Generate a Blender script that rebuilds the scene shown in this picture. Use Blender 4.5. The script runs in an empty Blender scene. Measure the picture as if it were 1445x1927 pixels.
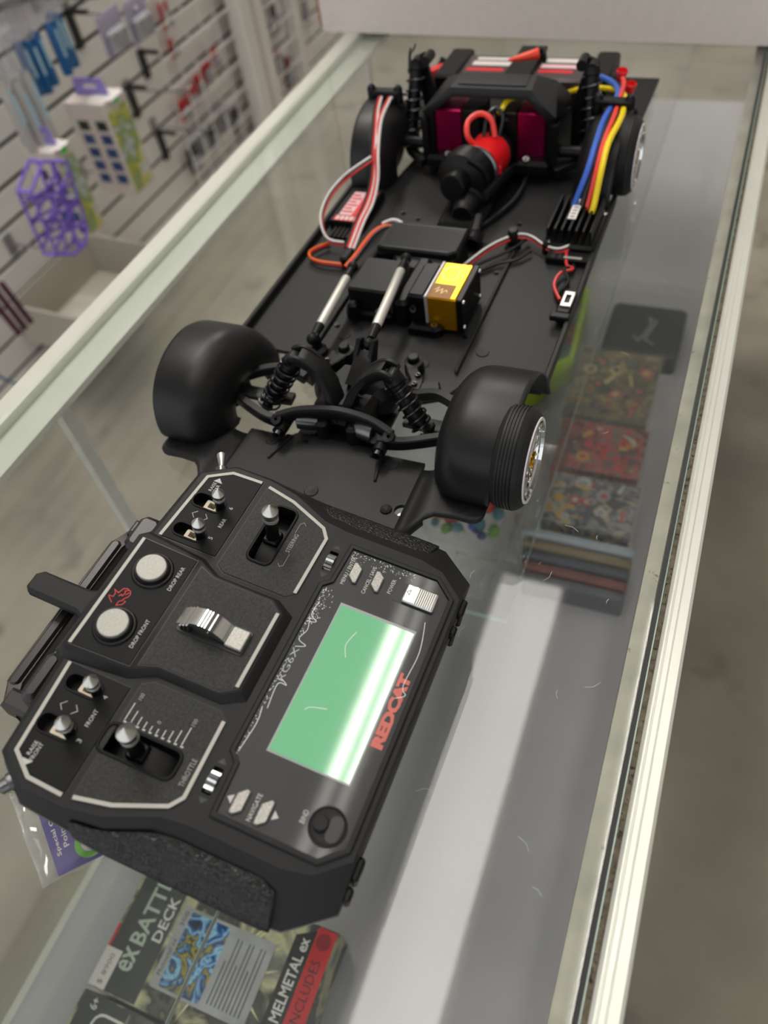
import bpy, bmesh, math, random
from mathutils import Vector, Matrix
from mathutils.geometry import tessellate_polygon

random.seed(7)
SC = 0.001                      # all modelling numbers are millimetres
scene = bpy.context.scene
COL = scene.collection

# ------------------------------------------------------------------ camera
cam_data = bpy.data.cameras.new('camera')
cam = bpy.data.objects.new('camera', cam_data)
COL.objects.link(cam)
RX = Vector((0.926191, 0.356694, -0.122229))
RY = Vector((0.205375, -0.749098, -0.629820))
RZ = Vector((-0.316214, 0.558231, -0.767064))
m = Matrix.Identity(4)
for i in range(3):
    m[i][0], m[i][1], m[i][2] = RX[i], -RY[i], -RZ[i]
m.translation = (0, 0, 0.370)
cam.matrix_world = m
cam_data.sensor_fit = 'VERTICAL'
cam_data.sensor_height = 36.0
cam_data.sensor_width = 36.0 * 1445 / 1927
cam_data.lens = 1464.31 / 1927 * 36.0
cam_data.clip_start = 0.02
cam_data.clip_end = 60
cam_data.dof.use_dof = True
cam_data.dof.focus_distance = 0.425
cam_data.dof.aperture_fstop = 6.2
scene.camera = cam

# ------------------------------------------------------------------ world, exposure
world = bpy.data.worlds.new('store_interior')
scene.world = world
world.use_nodes = True
wn = world.node_tree.nodes
wn['Background'].inputs['Color'].default_value = (0.95, 0.97, 1.0, 1)
wn['Background'].inputs['Strength'].default_value = 0.95
scene.view_settings.view_transform = 'Standard'
scene.view_settings.look = 'None'
scene.view_settings.exposure = 0.32
scene.view_settings.gamma = 1.0
scene.view_settings.use_curve_mapping = False
try:
    scene.cycles.transparent_max_bounces = 24
    scene.cycles.max_bounces = 12
except Exception:
    pass
LAMP = 4.0                      # radiance of the frosted fluorescent diffusers
BARE = 20.0                     # radiance of the bare tubes
FARLAMP = 28.0                   # unseen troffers added to brighten the aisle and slatted wall

# ------------------------------------------------------------------ materials
def lin(c):
    return tuple(((v / 255) / 12.92 if v / 255 <= 0.04045 else ((v / 255 + 0.055) / 1.055) ** 2.4) for v in c)

MATS = {}
def mat(name, rgb, rough=0.5, metal=0.0, spec=0.5, noise=None, bump=None, coat=0.0, speck=None, bdist=0.0004):
    """Procedural principled material. rgb in sRGB 0-255.
    noise=(scale, amount) varies brightness; bump=(kind, scale, strength); speck=(scale, rgb, threshold)"""
    if name in MATS:
        return MATS[name]
    mt = bpy.data.materials.new(name)
    mt.use_nodes = True
    nt = mt.node_tree
    b = nt.nodes['Principled BSDF']
    c = lin(rgb)
    b.inputs['Base Color'].default_value = (*c, 1)
    b.inputs['Roughness'].default_value = rough
    b.inputs['Metallic'].default_value = metal
    b.inputs['Specular IOR Level'].default_value = spec
    b.inputs['Coat Weight'].default_value = coat
    b.inputs['Coat Roughness'].default_value = 0.05
    tc = nt.nodes.new('ShaderNodeTexCoord')
    last = None
    if noise:
        n = nt.nodes.new('ShaderNodeTexNoise')
        n.inputs['Scale'].default_value = noise[0]
        n.inputs['Detail'].default_value = 4
        nt.links.new(tc.outputs['Object'], n.inputs['Vector'])
        r = nt.nodes.new('ShaderNodeMapRange')
        r.inputs['From Min'].default_value = 0.3
        r.inputs['From Max'].default_value = 0.7
        r.inputs['To Min'].default_value = 1 - noise[1]
        r.inputs['To Max'].default_value = 1 + noise[1]
        nt.links.new(n.outputs['Fac'], r.inputs['Value'])
        mx = nt.nodes.new('ShaderNodeVectorMath')
        mx.operation = 'SCALE'
        mx.inputs[0].default_value = c
        nt.links.new(r.outputs['Result'], mx.inputs['Scale'])
        last = mx.outputs['Vector']
        nt.links.new(last, b.inputs['Base Color'])
    if speck:
        n = nt.nodes.new('ShaderNodeTexNoise')
        n.inputs['Scale'].default_value = speck[0]
        n.inputs['Detail'].default_value = 2
        nt.links.new(tc.outputs['Object'], n.inputs['Vector'])
        cr = nt.nodes.new('ShaderNodeValToRGB')
        cr.color_ramp.elements[0].position = speck[2]
        cr.color_ramp.elements[1].position = min(1, speck[2] + 0.12)
        nt.links.new(n.outputs['Fac'], cr.inputs['Fac'])
        mx = nt.nodes.new('ShaderNodeMix')
        mx.data_type = 'RGBA'
        mx.inputs[6].default_value = (*c, 1)
        if last:
            nt.links.new(last, mx.inputs[6])
        mx.inputs[7].default_value = (*lin(speck[1]), 1)
        nt.links.new(cr.outputs['Color'], mx.inputs[0])
        nt.links.new(mx.outputs[2], b.inputs['Base Color'])
    if bump:
        if bump[0] == 'voronoi':
            n = nt.nodes.new('ShaderNodeTexVoronoi')
            n.feature = 'DISTANCE_TO_EDGE'
            out = n.outputs['Distance']
        else:
            n = nt.nodes.new('ShaderNodeTexNoise')
            n.inputs['Detail'].default_value = 3
            out = n.outputs['Fac']
        n.inputs['Scale'].default_value = bump[1]
        nt.links.new(tc.outputs['Object'], n.inputs['Vector'])
        bp = nt.nodes.new('ShaderNodeBump')
        bp.inputs['Strength'].default_value = bump[2]
        bp.inputs['Distance'].default_value = bdist
        nt.links.new(out, bp.inputs['Height'])
        nt.links.new(bp.outputs['Normal'], b.inputs['Normal'])
    MATS[name] = mt
    return mt

def glass_mat(name, tint, refl=1.0, rough=0.0, haze=0.0, hazecol=(200, 205, 200)):
    """thin architectural glass: tinted see-through plus a view-angle mirror layer, with an optional dusty haze"""
    if name in MATS:
        return MATS[name]
    mt = bpy.data.materials.new(name)
    mt.use_nodes = True
    nt = mt.node_tree
    nt.nodes.clear()
    out = nt.nodes.new('ShaderNodeOutputMaterial')
    tr = nt.nodes.new('ShaderNodeBsdfTransparent')
    tr.inputs['Color'].default_value = (*tint, 1)
    gl = nt.nodes.new('ShaderNodeBsdfGlossy')
    gl.inputs['Roughness'].default_value = rough
    gl.inputs['Color'].default_value = (refl, refl, refl, 1)
    lw = nt.nodes.new('ShaderNodeLayerWeight')
    lw.inputs['Blend'].default_value = 0.5
    p = nt.nodes.new('ShaderNodeMath'); p.operation = 'POWER'; p.inputs[1].default_value = 5
    nt.links.new(lw.outputs['Facing'], p.inputs[0])
    q = nt.nodes.new('ShaderNodeMath'); q.operation = 'MULTIPLY_ADD'
    q.inputs[1].default_value = 0.96; q.inputs[2].default_value = 0.04
    nt.links.new(p.outputs[0], q.inputs[0])
    mix = nt.nodes.new('ShaderNodeMixShader')
    nt.links.new(q.outputs[0], mix.inputs[0])
    nt.links.new(tr.outputs[0], mix.inputs[1])
    nt.links.new(gl.outputs[0], mix.inputs[2])
    last = mix
    if haze:
        df = nt.nodes.new('ShaderNodeBsdfDiffuse')
        df.inputs['Color'].default_value = (*lin(hazecol), 1)
        tc = nt.nodes.new('ShaderNodeTexCoord')
        no = nt.nodes.new('ShaderNodeTexNoise')
        no.inputs['Scale'].default_value = 9
        no.inputs['Detail'].default_value = 6
        nt.links.new(tc.outputs['Object'], no.inputs['Vector'])
        mr = nt.nodes.new('ShaderNodeMapRange')
        mr.inputs['From Min'].default_value = 0.3
        mr.inputs['From Max'].default_value = 0.75
        mr.inputs['To Min'].default_value = haze * 0.5
        mr.inputs['To Max'].default_value = haze * 1.6
        nt.links.new(no.outputs['Fac'], mr.inputs['Value'])
        mix2 = nt.nodes.new('ShaderNodeMixShader')
        nt.links.new(mr.outputs['Result'], mix2.inputs[0])
        nt.links.new(mix.outputs[0], mix2.inputs[1])
        nt.links.new(df.outputs[0], mix2.inputs[2])
        last = mix2
    nt.links.new(last.outputs[0], out.inputs['Surface'])
    MATS[name] = mt
    return mt

def emit_mat(name, rgb, strength):
    mt = bpy.data.materials.new(name)
    mt.use_nodes = True
    nt = mt.node_tree
    nt.nodes.clear()
    out = nt.nodes.new('ShaderNodeOutputMaterial')
    e = nt.nodes.new('ShaderNodeEmission')
    e.inputs['Color'].default_value = (*lin(rgb), 1)
    e.inputs['Strength'].default_value = strength
    nt.links.new(e.outputs[0], out.inputs['Surface'])
    return mt

def art_mat(name, cols, scale=25, rough=0.4, detail=3, kind='noise', dist=0.6, hard=False):
    """printed artwork: several flat inks broken up by a noise / cell pattern"""
    if name in MATS:
        return MATS[name]
    mt = bpy.data.materials.new(name)
    mt.use_nodes = True
    nt = mt.node_tree
    b = nt.nodes['Principled BSDF']
    b.inputs['Roughness'].default_value = rough
    tc = nt.nodes.new('ShaderNodeTexCoord')
    if kind == 'noise':
        n = nt.nodes.new('ShaderNodeTexNoise')
        n.inputs['Detail'].default_value = detail
        n.inputs['Distortion'].default_value = dist
        o = n.outputs['Fac']
    else:
        n = nt.nodes.new('ShaderNodeTexVoronoi')
        sp = nt.nodes.new('ShaderNodeSeparateColor')
        nt.links.new(n.outputs['Color'], sp.inputs[0])
        o = sp.outputs[0]
    n.inputs['Scale'].default_value = scale
    nt.links.new(tc.outputs['Object'], n.inputs['Vector'])
    cr = nt.nodes.new('ShaderNodeValToRGB')
    cr.color_ramp.interpolation = 'CONSTANT' if kind != 'noise' or hard else 'LINEAR'
    el = cr.color_ramp.elements
    k = len(cols)
    lo, hi = (0.28, 0.72) if kind == 'noise' else (0.0, 0.9)
    for i, c in enumerate(cols):
        pos = lo + (hi - lo) * i / max(1, k - 1)
        e = el[i] if i < 2 else el.new(pos)
        e.position = pos
        e.color = (*lin(c), 1)
    nt.links.new(o, cr.inputs['Fac'])
    nt.links.new(cr.outputs['Color'], b.inputs['Base Color'])
    MATS[name] = mt
    return mt

# chassis
m_pan = mat('chassis_plastic', (29, 29, 30), 0.5, spec=0.28, noise=(18, 0.12), bump=('noise', 900, 0.15))
m_fender = mat('fender_plastic', (22, 22, 23), 0.4, spec=0.34, noise=(12, 0.1), bump=('noise', 900, 0.12))
m_black = mat('black_nylon', (16, 16, 17), 0.4, spec=0.25, noise=(40, 0.15))
m_dark = mat('deep_black_plastic', (8, 8, 9), 0.4, spec=0.25)
m_steel = mat('dark_steel', (120, 120, 122), 0.3, metal=1.0)
m_screw = mat('black_oxide_screw', (70, 70, 72), 0.3, metal=1.0)
m_alu = mat('satin_aluminium', (205, 205, 200), 0.32, metal=1.0, noise=(60, 0.05))
m_chrome = mat('polished_chrome', (225, 225, 225), 0.08, metal=1.0)
m_rubber = mat('tyre_rubber', (17, 17, 18), 0.55, spec=0.4, bump=('noise', 500, 0.2))
m_white_rubber = mat('whitewall_rubber', (215, 208, 212), 0.5)
m_gold = mat('gold_anodised', (232, 168, 20), 0.28, metal=0.85, noise=(80, 0.05))
m_goldhub = mat('gold_hub', (225, 175, 30), 0.15, metal=1.0)
m_purple = mat('magenta_anodised', (150, 8, 72), 0.3, metal=0.8)
m_red = mat('red_label', (226, 36, 44), 0.35)
m_redcan = mat('red_motor_wrap', (222, 28, 30), 0.25, spec=0.6)
m_wire_red = mat('red_wire', (205, 40, 38), 0.35)
m_wire_hotred = mat('red_silicone_wire', (235, 66, 60), 0.4)
m_wire_white = mat('white_wire', (222, 214, 212), 0.4)
m_wire_black = mat('black_wire', (18, 18, 19), 0.35)
m_wire_blue = mat('blue_wire', (58, 104, 205), 0.35)
m_wire_yellow = mat('yellow_wire', (244, 214, 20), 0.35)
m_wire_orange = mat('orange_wire', (232, 100, 24), 0.35)
m_print = mat('white_print', (190, 189, 185), 0.6)
m_print_grey = mat('grey_print', (150, 148, 144), 0.6)
m_print_red = mat('red_print', (205, 36, 32), 0.5)
m_cone = mat('orange_cap', (240, 66, 40), 0.35)
# transmitter
m_tx = mat('transmitter_shell', (26, 26, 27), 0.52, spec=0.26, noise=(40, 0.06), bump=('noise', 1600, 0.12))
m_txpan = mat('transmitter_panel', (44, 44, 43), 0.55, spec=0.26, noise=(1100, 0.5), bump=('noise', 1300, 0.5))
m_txsw = mat('switch_panel', (17, 17, 18), 0.55, spec=0.18, noise=(300, 0.1))
m_leather = mat('black_leatherette', (17, 17, 18), 0.42, spec=0.45, bump=('voronoi', 520, 1.0), bdist=0.0009)
m_stripe = mat('pale_trim_paint', (176, 172, 165), 0.45)
m_well = mat('well_black', (5, 5, 6), 0.35)
m_silver = mat('silver_button', (150, 149, 143), 0.5, metal=0.6, noise=(900, 0.1))
m_sand = mat('sparkle_silver', (150, 148, 143), 0.42, metal=0.7, noise=(1500, 0.35))
m_cream = mat('cream_contact', (214, 202, 182), 0.5)
m_plate = mat('gloss_display_plate', (18, 19, 21), 0.4, spec=0.42, noise=(20, 0.15), coat=0.2)
m_lcd = mat('green_lcd', (66, 172, 112), 0.36, spec=0.7, coat=0.9)
m_lcd_edge = mat('lcd_border', (150, 150, 152), 0.3)
m_handle = mat('maroon_black_plastic', (24, 13, 14), 0.35, spec=0.5)
m_film = mat('film_wrinkle', (214, 216, 214), 0.25)
m_lcd.node_tree.nodes['Principled BSDF'].inputs['IOR'].default_value = 1.55
m_lcd.node_tree.nodes['Principled BSDF'].inputs['Coat IOR'].default_value = 1.6
# counter and room
m_rail = mat('white_aluminium', (216, 217, 208), 0.34, metal=0.35, noise=(14, 0.04))
m_lip = mat('pale_green_lip', (206, 212, 200), 0.35, metal=0.1, noise=(10, 0.05))
m_frost = mat('stained_channel', (172, 170, 156), 0.5, metal=0.2, noise=(38, 0.18), speck=(160, (96, 88, 66), 0.68))
m_seal = mat('dark_seal', (34, 34, 32), 0.6)
m_grime = mat('grimy_gap', (92, 82, 66), 0.8, noise=(220, 0.5), speck=(420, (24, 22, 18), 0.55))
m_deck = mat('grey_deck_laminate', (168, 166, 169), 0.6, noise=(8, 0.05))
m_glass = glass_mat('clear_glass', (0.965, 0.972, 0.965), 1.0, 0.0, haze=0.016)
m_glass2 = glass_mat('shelf_glass', (0.97, 0.98, 0.972), 0.9)
m_edge = mat('green_glass_edge', (150, 172, 160), 0.2, spec=0.6)
m_slat = mat('white_laminate', (224, 221, 216), 0.5, noise=(3, 0.04))
m_groove = mat('slot_black', (24, 24, 25), 0.6)
m_carton = mat('white_carton', (216, 206, 199), 0.7, noise=(90, 0.03))
m_kraft = mat('brown_kraft', (150, 104, 52), 0.8)
m_bin = mat('beige_bin', (186, 180, 168), 0.5, noise=(5, 0.05))
m_wirewhite = mat('white_grid_wire', (224, 222, 218), 0.4)
m_hook = mat('black_hook', (30, 30, 31), 0.4)
m_hookgrey = mat('zinc_hook', (150, 150, 152), 0.35, metal=0.6)

# ------------------------------------------------------------------ mesh helpers
class MB:
    def __init__(self):
        self.v, self.f = [], []
    def add(self, V, F):
        o = len(self.v)
        self.v += [tuple(p) for p in V]
        self.f += [tuple(i + o for i in f) for f in F]
        return self
    def box(self, x0, x1, y0, y1, z0, z1):
        V = [(x0, y0, z0), (x1, y0, z0), (x1, y1, z0), (x0, y1, z0), (x0, y0, z1), (x1, y0, z1), (x1, y1, z1), (x0, y1, z1)]
        F = [(3, 2, 1, 0), (4, 5, 6, 7), (0, 1, 5, 4), (1, 2, 6, 5), (2, 3, 7, 6), (3, 0, 4, 7)]
        return self.add(V, F)
    def rbox(self, x0, x1, y0, y1, z0, z1, c=1.0):
        c = min(c, (x1 - x0) * .45, (y1 - y0) * .45)
        P = [(x0 + c, y0), (x1 - c, y0), (x1, y0 + c), (x1, y1 - c), (x1 - c, y1), (x0 + c, y1), (x0, y1 - c), (x0, y0 + c)]
        return self.prism(P, z0, z1, min(c, (z1 - z0) * .45))
    def prism(self, poly, z0, z1, ch=0.0, holes=(), chb=0.0):
        poly = ccw(poly)
        n = len(poly)
        rings = []
        if chb:
            rings.append([(x, y, z0) for x, y in offset(poly, -chb)])
            rings.append([(x, y, z0 + chb) for x, y in poly])
        else:
            rings.append([(x, y, z0) for x, y in poly])
        if ch:
            rings.append([(x, y, z1 - ch) for x, y in poly])
            rings.append([(x, y, z1) for x, y in offset(poly, -ch)])
        else:
            rings.append([(x, y, z1) for x, y in poly])
        V, F = [], []
        for r in rings:
            V += r
        for k in range(len(rings) - 1):
            a, b = k * n, (k + 1) * n
            for i in range(n):
                j = (i + 1) % n
                F.append((a + i, a + j, b + j, b + i))
        top = [Vector(p) for p in rings[-1]]
        off = (len(rings) - 1) * n
        hs = []
        idx = list(range(off, off + n))
        for h in holes:
            h = ccw(h)
            h3 = [Vector((x, y, z1)) for x, y in h]
            b0 = len(V)
            V += [tuple(p) for p in h3]
            V += [(x, y, z0) for x, y in h]
            k = len(h)
            for i in range(k):
                j = (i + 1) % k
                F.append((b0 + j, b0 + i, b0 + k + i, b0 + k + j))
            hs.append(h3)
            idx += list(range(b0, b0 + k))
        if holes or n > 4:
            for t in tessellate_polygon([top] + hs):
                a, b, c = [idx[i] for i in t]
                va, vb, vc = Vector(V[a]), Vector(V[b]), Vector(V[c])
                if (vb - va).cross(vc - va).z < 0:
                    b, c = c, b
                F.append((a, b, c))
        else:
            F.append(tuple(idx))
        if not holes:
            if n > 4:
                for t in tessellate_polygon([[Vector((x, y, 0)) for x, y in poly]]):
                    a, b, c = t
                    pa, pb, pc = poly[a], poly[b], poly[c]
                    cr = (pb[0] - pa[0]) * (pc[1] - pa[1]) - (pb[1] - pa[1]) * (pc[0] - pa[0])
                    F.append((a, c, b) if cr > 0 else (a, b, c))
            else:
                F.append(tuple(reversed(range(n))))
        return self.add(V, F)
    def cyl(self, p0, p1, r0, r1=None, n=16, caps=True):
        r1 = r0 if r1 is None else r1
        p0, p1 = Vector(p0), Vector(p1)
        d = (p1 - p0).normalized()
        u = d.orthogonal().normalized()
        w = d.cross(u)
        V, F = [], []
        for p, r in ((p0, r0), (p1, r1)):
            for i in range(n):
                t = 2 * math.pi * i / n
                V.append(p + (u * math.cos(t) + w * math.sin(t)) * r)
        for i in range(n):
            j = (i + 1) % n
            F.append((i, j, n + j, n + i))
        if caps:
            F.append(tuple(reversed(range(n))))
            F.append(tuple(range(n, 2 * n)))
        return self.add(V, F)
    def lathe(self, prof, o=(0, 0, 0), axis=(0, 0, 1), n=32, closed=False):
        """prof: list of (radius, height along axis)"""
        o, d = Vector(o), Vector(axis).normalized()
        u = d.orthogonal().normalized()
        w = d.cross(u)
        V, F = [], []
        for r, h in prof:
            for i in range(n):
                t = 2 * math.pi * i / n
                V.append(o + d * h + (u * math.cos(t) + w * math.sin(t)) * max(r, 1e-4))
        k = len(prof)
        rng = range(k) if closed else range(k - 1)
        for a in rng:
            b = (a + 1) % k
            for i in range(n):
                j = (i + 1) % n
                F.append((a * n + i, a * n + j, b * n + j, b * n + i))
        return self.add(V, F)
    def tube(self, pts, r, n=8, sub=4, caps=True):
        pts = catmull([Vector(p) for p in pts], sub) if sub > 1 else [Vector(p) for p in pts]
        V, F = [], []
        u = None
        for i, p in enumerate(pts):
            d = (pts[min(i + 1, len(pts) - 1)] - pts[max(i - 1, 0)]).normalized()
            if u is None:
                u = d.orthogonal().normalized()
            else:
                u = (u - d * u.dot(d))
                u = u.normalized() if u.length > 1e-6 else d.orthogonal().normalized()
            w = d.cross(u)
            for k in range(n):
                t = 2 * math.pi * k / n
                V.append(p + (u * math.cos(t) + w * math.sin(t)) * r)
        for i in range(len(pts) - 1):
            for k in range(n):
                j = (k + 1) % n
                F.append((i * n + k, i * n + j, (i + 1) * n + j, (i + 1) * n + k))
        if caps:
            F.append(tuple(reversed(range(n))))
            F.append(tuple(range((len(pts) - 1) * n, len(pts) * n)))
        return self.add(V, F)
    def bar(self, pts, w, h, up=(0, 0, 1), sub=4):
        """rectangular section swept along a path; w sideways, h along up (numbers or per-point lists)"""
        P = [Vector(p) for p in pts]
        k0 = len(P)
        ws = list(w) if hasattr(w, '__len__') else [w] * k0
        hs = list(h) if hasattr(h, '__len__') else [h] * k0
        if sub > 1:
            Q = catmull(P, sub)
            def ip(a):
                o = []
                for i in range(len(Q)):
                    t = i / (len(Q) - 1) * (k0 - 1)
                    j = min(int(t), k0 - 2)
                    o.append(a[j] + (a[j + 1] - a[j]) * (t - j))
                return o
            ws, hs, P = ip(ws), ip(hs), Q
        up = Vector(up).normalized()
        V, F = [], []
        for i, p in enumerate(P):
            d = (P[min(i + 1, len(P) - 1)] - P[max(i - 1, 0)]).normalized()
            s = d.cross(up).normalized()
            q = s.cross(d).normalized()
            a, b = s * ws[i] / 2, q * hs[i] / 2
            c = 0.22
            for x, y in ((-1, -1 + c), (-1 + c, -1), (1 - c, -1), (1, -1 + c), (1, 1 - c), (1 - c, 1), (-1 + c, 1), (-1, 1 - c)):
                V.append(p + a * x + b * y)
        n = 8
        for i in range(len(P) - 1):
            for k in range(n):
                j = (k + 1) % n
                F.append((i * n + k, i * n + j, (i + 1) * n + j, (i + 1) * n + k))
        F.append(tuple(reversed(range(n))))
        F.append(tuple(range((len(P) - 1) * n, len(P) * n)))
        return self.add(V, F)
    def loft(self, rings, cap0=True, cap1=True):
        n = len(rings[0])
        V = [p for r in rings for p in r]
        F = []
        for k in range(len(rings) - 1):
            for i in range(n):
                j = (i + 1) % n
                F.append((k * n + i, k * n + j, (k + 1) * n + j, (k + 1) * n + i))
        if cap0:
            F.append(tuple(reversed(range(n))))
        if cap1:
            F.append(tuple(range((len(rings) - 1) * n, len(rings) * n)))
        return self.add(V, F)
    def grid(self, rows):
        h, w = len(rows), len(rows[0])
        V = [p for r in rows for p in r]
        F = [(i * w + j, i * w + j + 1, (i + 1) * w + j + 1, (i + 1) * w + j) for i in range(h - 1) for j in range(w - 1)]
        return self.add(V, F)
    def sphere(self, c, r, n=12, k=8, sq=(1, 1, 1)):
        c = Vector(c)
        rows = []
        for i in range(k + 1):
            ph = math.pi * i / k
            rows.append([c + Vector((r * sq[0] * math.sin(ph) * math.cos(2 * math.pi * j / n), r * sq[1] * math.sin(ph) * math.sin(2 * math.pi * j / n), -r * sq[2] * math.cos(ph))) for j in range(n + 1)])
        return self.grid(rows)
    def spring(self, p0, p1, R, r, turns, n=5):
        p0, p1 = Vector(p0), Vector(p1)
        d = (p1 - p0).normalized()
        u = d.orthogonal().normalized()
        w = d.cross(u)
        pts = []
        N = int(turns * 14)
        for i in range(N + 1):
            t = i / N
            a = 2 * math.pi * turns * t
            pts.append(p0 + (p1 - p0) * t + (u * math.cos(a) + w * math.sin(a)) * R)
        return self.tube(pts, r, n, sub=1)
    def xform(self, fn):
        self.v = [tuple(fn(Vector(p))) for p in self.v]
        return self

def catmull(P, sub):
    out = []
    n = len(P)
    for i in range(n - 1):
        p0, p1, p2, p3 = P[max(i - 1, 0)], P[i], P[i + 1], P[min(i + 2, n - 1)]
        for k in range(sub):
            t = k / sub
            out.append(0.5 * ((2 * p1) + (p2 - p0) * t + (2 * p0 - 5 * p1 + 4 * p2 - p3) * t * t + (3 * p1 - p0 - 3 * p2 + p3) * t ** 3))
    out.append(P[-1])
    return out

def ccw(poly):
    a = sum(poly[i][0] * poly[(i + 1) % len(poly)][1] - poly[(i + 1) % len(poly)][0] * poly[i][1] for i in range(len(poly)))
    return list(poly) if a > 0 else list(reversed(poly))

def offset(poly, d):
    """offset a ccw polygon outwards by d"""
    n = len(poly)
    out = []
    for i in range(n):
        a, b, c = Vector(poly[i - 1]), Vector(poly[i]), Vector(poly[(i + 1) % n])
        e1, e2 = (b - a).normalized(), (c - b).normalized()
        n1, n2 = Vector((e1.y, -e1.x)), Vector((e2.y, -e2.x))
        h = n1 + n2
        k = max(h.length_squared, 0.3)
        q = b + h * (2 * d / k)
        out.append((q.x, q.y))
    return out

def rrect(x0, x1, y0, y1, r, n=4):
    P = []
    for cx, cy, a0 in ((x1 - r, y0 + r, -90), (x1 - r, y1 - r, 0), (x0 + r, y1 - r, 90), (x0 + r, y0 + r, 180)):
        for i in range(n + 1):
            a = math.radians(a0 + 90 * i / n)
            P.append((cx + r * math.cos(a), cy + r * math.sin(a)))
    return P

def circ(x, y, r, n=24):
    return [(x + r * math.cos(2 * math.pi * i / n), y + r * math.sin(2 * math.pi * i / n)) for i in range(n)]

def part(name, mb, material, parent=None, smooth=32, org=(0, 0, 0)):
    """link a mesh built in millimetres as one object; smooth = sharp-edge angle in degrees"""
    me = bpy.data.meshes.new(name)
    o = Vector(org)
    me.from_pydata([((p[0] - o[0]) * SC, (p[1] - o[1]) * SC, (p[2] - o[2]) * SC) for p in mb.v], [], mb.f)
    me.update()
    if smooth:
        for p in me.polygons:
            p.use_smooth = True
        try:
            me.set_sharp_from_angle(angle=math.radians(smooth))
        except Exception:
            pass
    me.materials.append(material)
    ob = bpy.data.objects.new(name, me)
    COL.objects.link(ob)
    if parent:
        ob.parent = parent
    return ob

def recalc(ob):
    bm = bmesh.new()
    bm.from_mesh(ob.data)
    bmesh.ops.recalc_face_normals(bm, faces=bm.faces)
    bm.to_mesh(ob.data)
    bm.free()
    return ob

def solid(ob, t, off=0):
    md = ob.modifiers.new('thickness', 'SOLIDIFY')
    md.thickness = t * SC
    md.offset = off
    return ob

def thing(name, label, cat, group=None, mw=None):
    o = bpy.data.objects.new(name, None)
    COL.objects.link(o)
    o.empty_display_size = 0.05
    if mw is not None:
        o.matrix_world = mw
    tag(o, label, cat, group)
    return o

def tag(o, label=None, cat=None, group=None, kind=None):
    if label: o['label'] = label
    if cat: o['category'] = cat
    if group: o['group'] = group
    if kind: o['kind'] = kind
    return o

def text_mb(s, size, bold=False, spacing=1.0, weight=0.018):
    """2-D letter outlines as a filled mesh, in mm, baseline at y = 0, starting at x = 0"""
    cu = bpy.data.curves.new('lettering_curve', 'FONT')
    cu.body = s
    cu.size = size
    cu.space_character = spacing
    cu.fill_mode = 'FRONT'
    cu.resolution_u = 2
    if bold:
        cu.offset = size * weight
    tmp = bpy.data.objects.new('lettering_tmp', cu)
    COL.objects.link(tmp)
    dg = bpy.context.evaluated_depsgraph_get()
    me = bpy.data.meshes.new_from_object(tmp.evaluated_get(dg))
    mb = MB().add([tuple(v.co) for v in me.vertices], [tuple(p.vertices) for p in me.polygons])
    bpy.data.objects.remove(tmp)
    bpy.data.meshes.remove(me)
    return mb

def fit_text(s, x0, x1, y0, h, z, bold=False, weight=0.018, spacing=1.0):
    """letters filling x0..x1 with cap height h on the baseline y0, lying at height z"""
    mb = text_mb(s, 10, bold, spacing, weight)
    xs = [p[0] for p in mb.v]
    ys = [p[1] for p in mb.v]
    a, b = min(xs), max(xs)
    c, d = min(ys), max(ys)
    mb.xform(lambda p: (x0 + (p.x - a) / (b - a) * (x1 - x0), y0 + (p.y - c) / (d - c) * h, z))
    return mb

def copy_tree(o, parent=None):
    c = o.copy()
    COL.objects.link(c)
    c.parent = parent
    for ch in list(o.children):
        copy_tree(ch, c)
    return c

def wm(loc, rz=0):
    return Matrix.Translation(Vector(loc) * SC) @ Matrix.Rotation(rz, 4, 'Z')

# ================================================================== the setting
FLOOR = -960
CEIL = 3200
floor_mb = MB()
floor_mb.add([(-5000, -3500, FLOOR), (4000, -3500, FLOOR), (4000, 8000, FLOOR), (-5000, 8000, FLOOR)], [(0, 1, 2, 3)])
m_floor = mat('worn_concrete', (136, 129, 115), 0.55, spec=0.4, noise=(3.0, 0.3), speck=(8, (104, 97, 84), 0.62), bump=('noise', 60, 0.2))
tag(part('floor', floor_mb, m_floor, smooth=0), kind='structure')
m_ceiling = mat('ceiling_tile_grey', (150, 150, 148), 0.8)
tag(part('ceiling', MB().box(-5000, 4000, -3500, 8000, CEIL + 60, CEIL + 90), m_ceiling, smooth=0), kind='structure')
m_wallpaint = mat('store_wall_paint', (196, 192, 186), 0.7, noise=(1.5, 0.04))
tag(part('wall_back', MB().box(-5000, 4000, 8000, 8060, FLOOR, CEIL + 60), m_wallpaint, smooth=0), kind='structure')
tag(part('wall_right', MB().box(4000, 4060, -3500, 8000, FLOOR, CEIL + 60), m_wallpaint, smooth=0), kind='structure')

# ceiling lights: long fluorescent fittings along the counter, plus added unseen troffers
m_tube = emit_mat('fluorescent_diffuser', (255, 250, 241), LAMP)
m_bare = emit_mat('bare_fluorescent_tube', (255, 250, 241), BARE)
m_far = emit_mat('added_troffer_glow', (255, 250, 241), FARLAMP)
m_fitting = mat('white_enamel_fitting', (225, 225, 222), 0.5)
def ceiling_light(x0, x1, y0, y1, label, material=None):
    t = thing('ceiling_light', label, 'ceiling light', 'fluorescent ceiling lights', wm(((x0 + x1) / 2, (y0 + y1) / 2, CEIL)))
    w, l = (x1 - x0) / 2, (y1 - y0) / 2
    part('housing', MB().box(-w - 30, w + 30, -l - 30, l + 30, 12, 60), m_fitting, t, 0)
    part('diffuser', MB().rbox(-w, w, -l, l, 0, 11.5, 4), material or m_tube, t, 0)
ceiling_light(-673, -352, -700, 2364, 'wide frosted ceiling light mirrored as the pale band on the counter glass')
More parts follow.
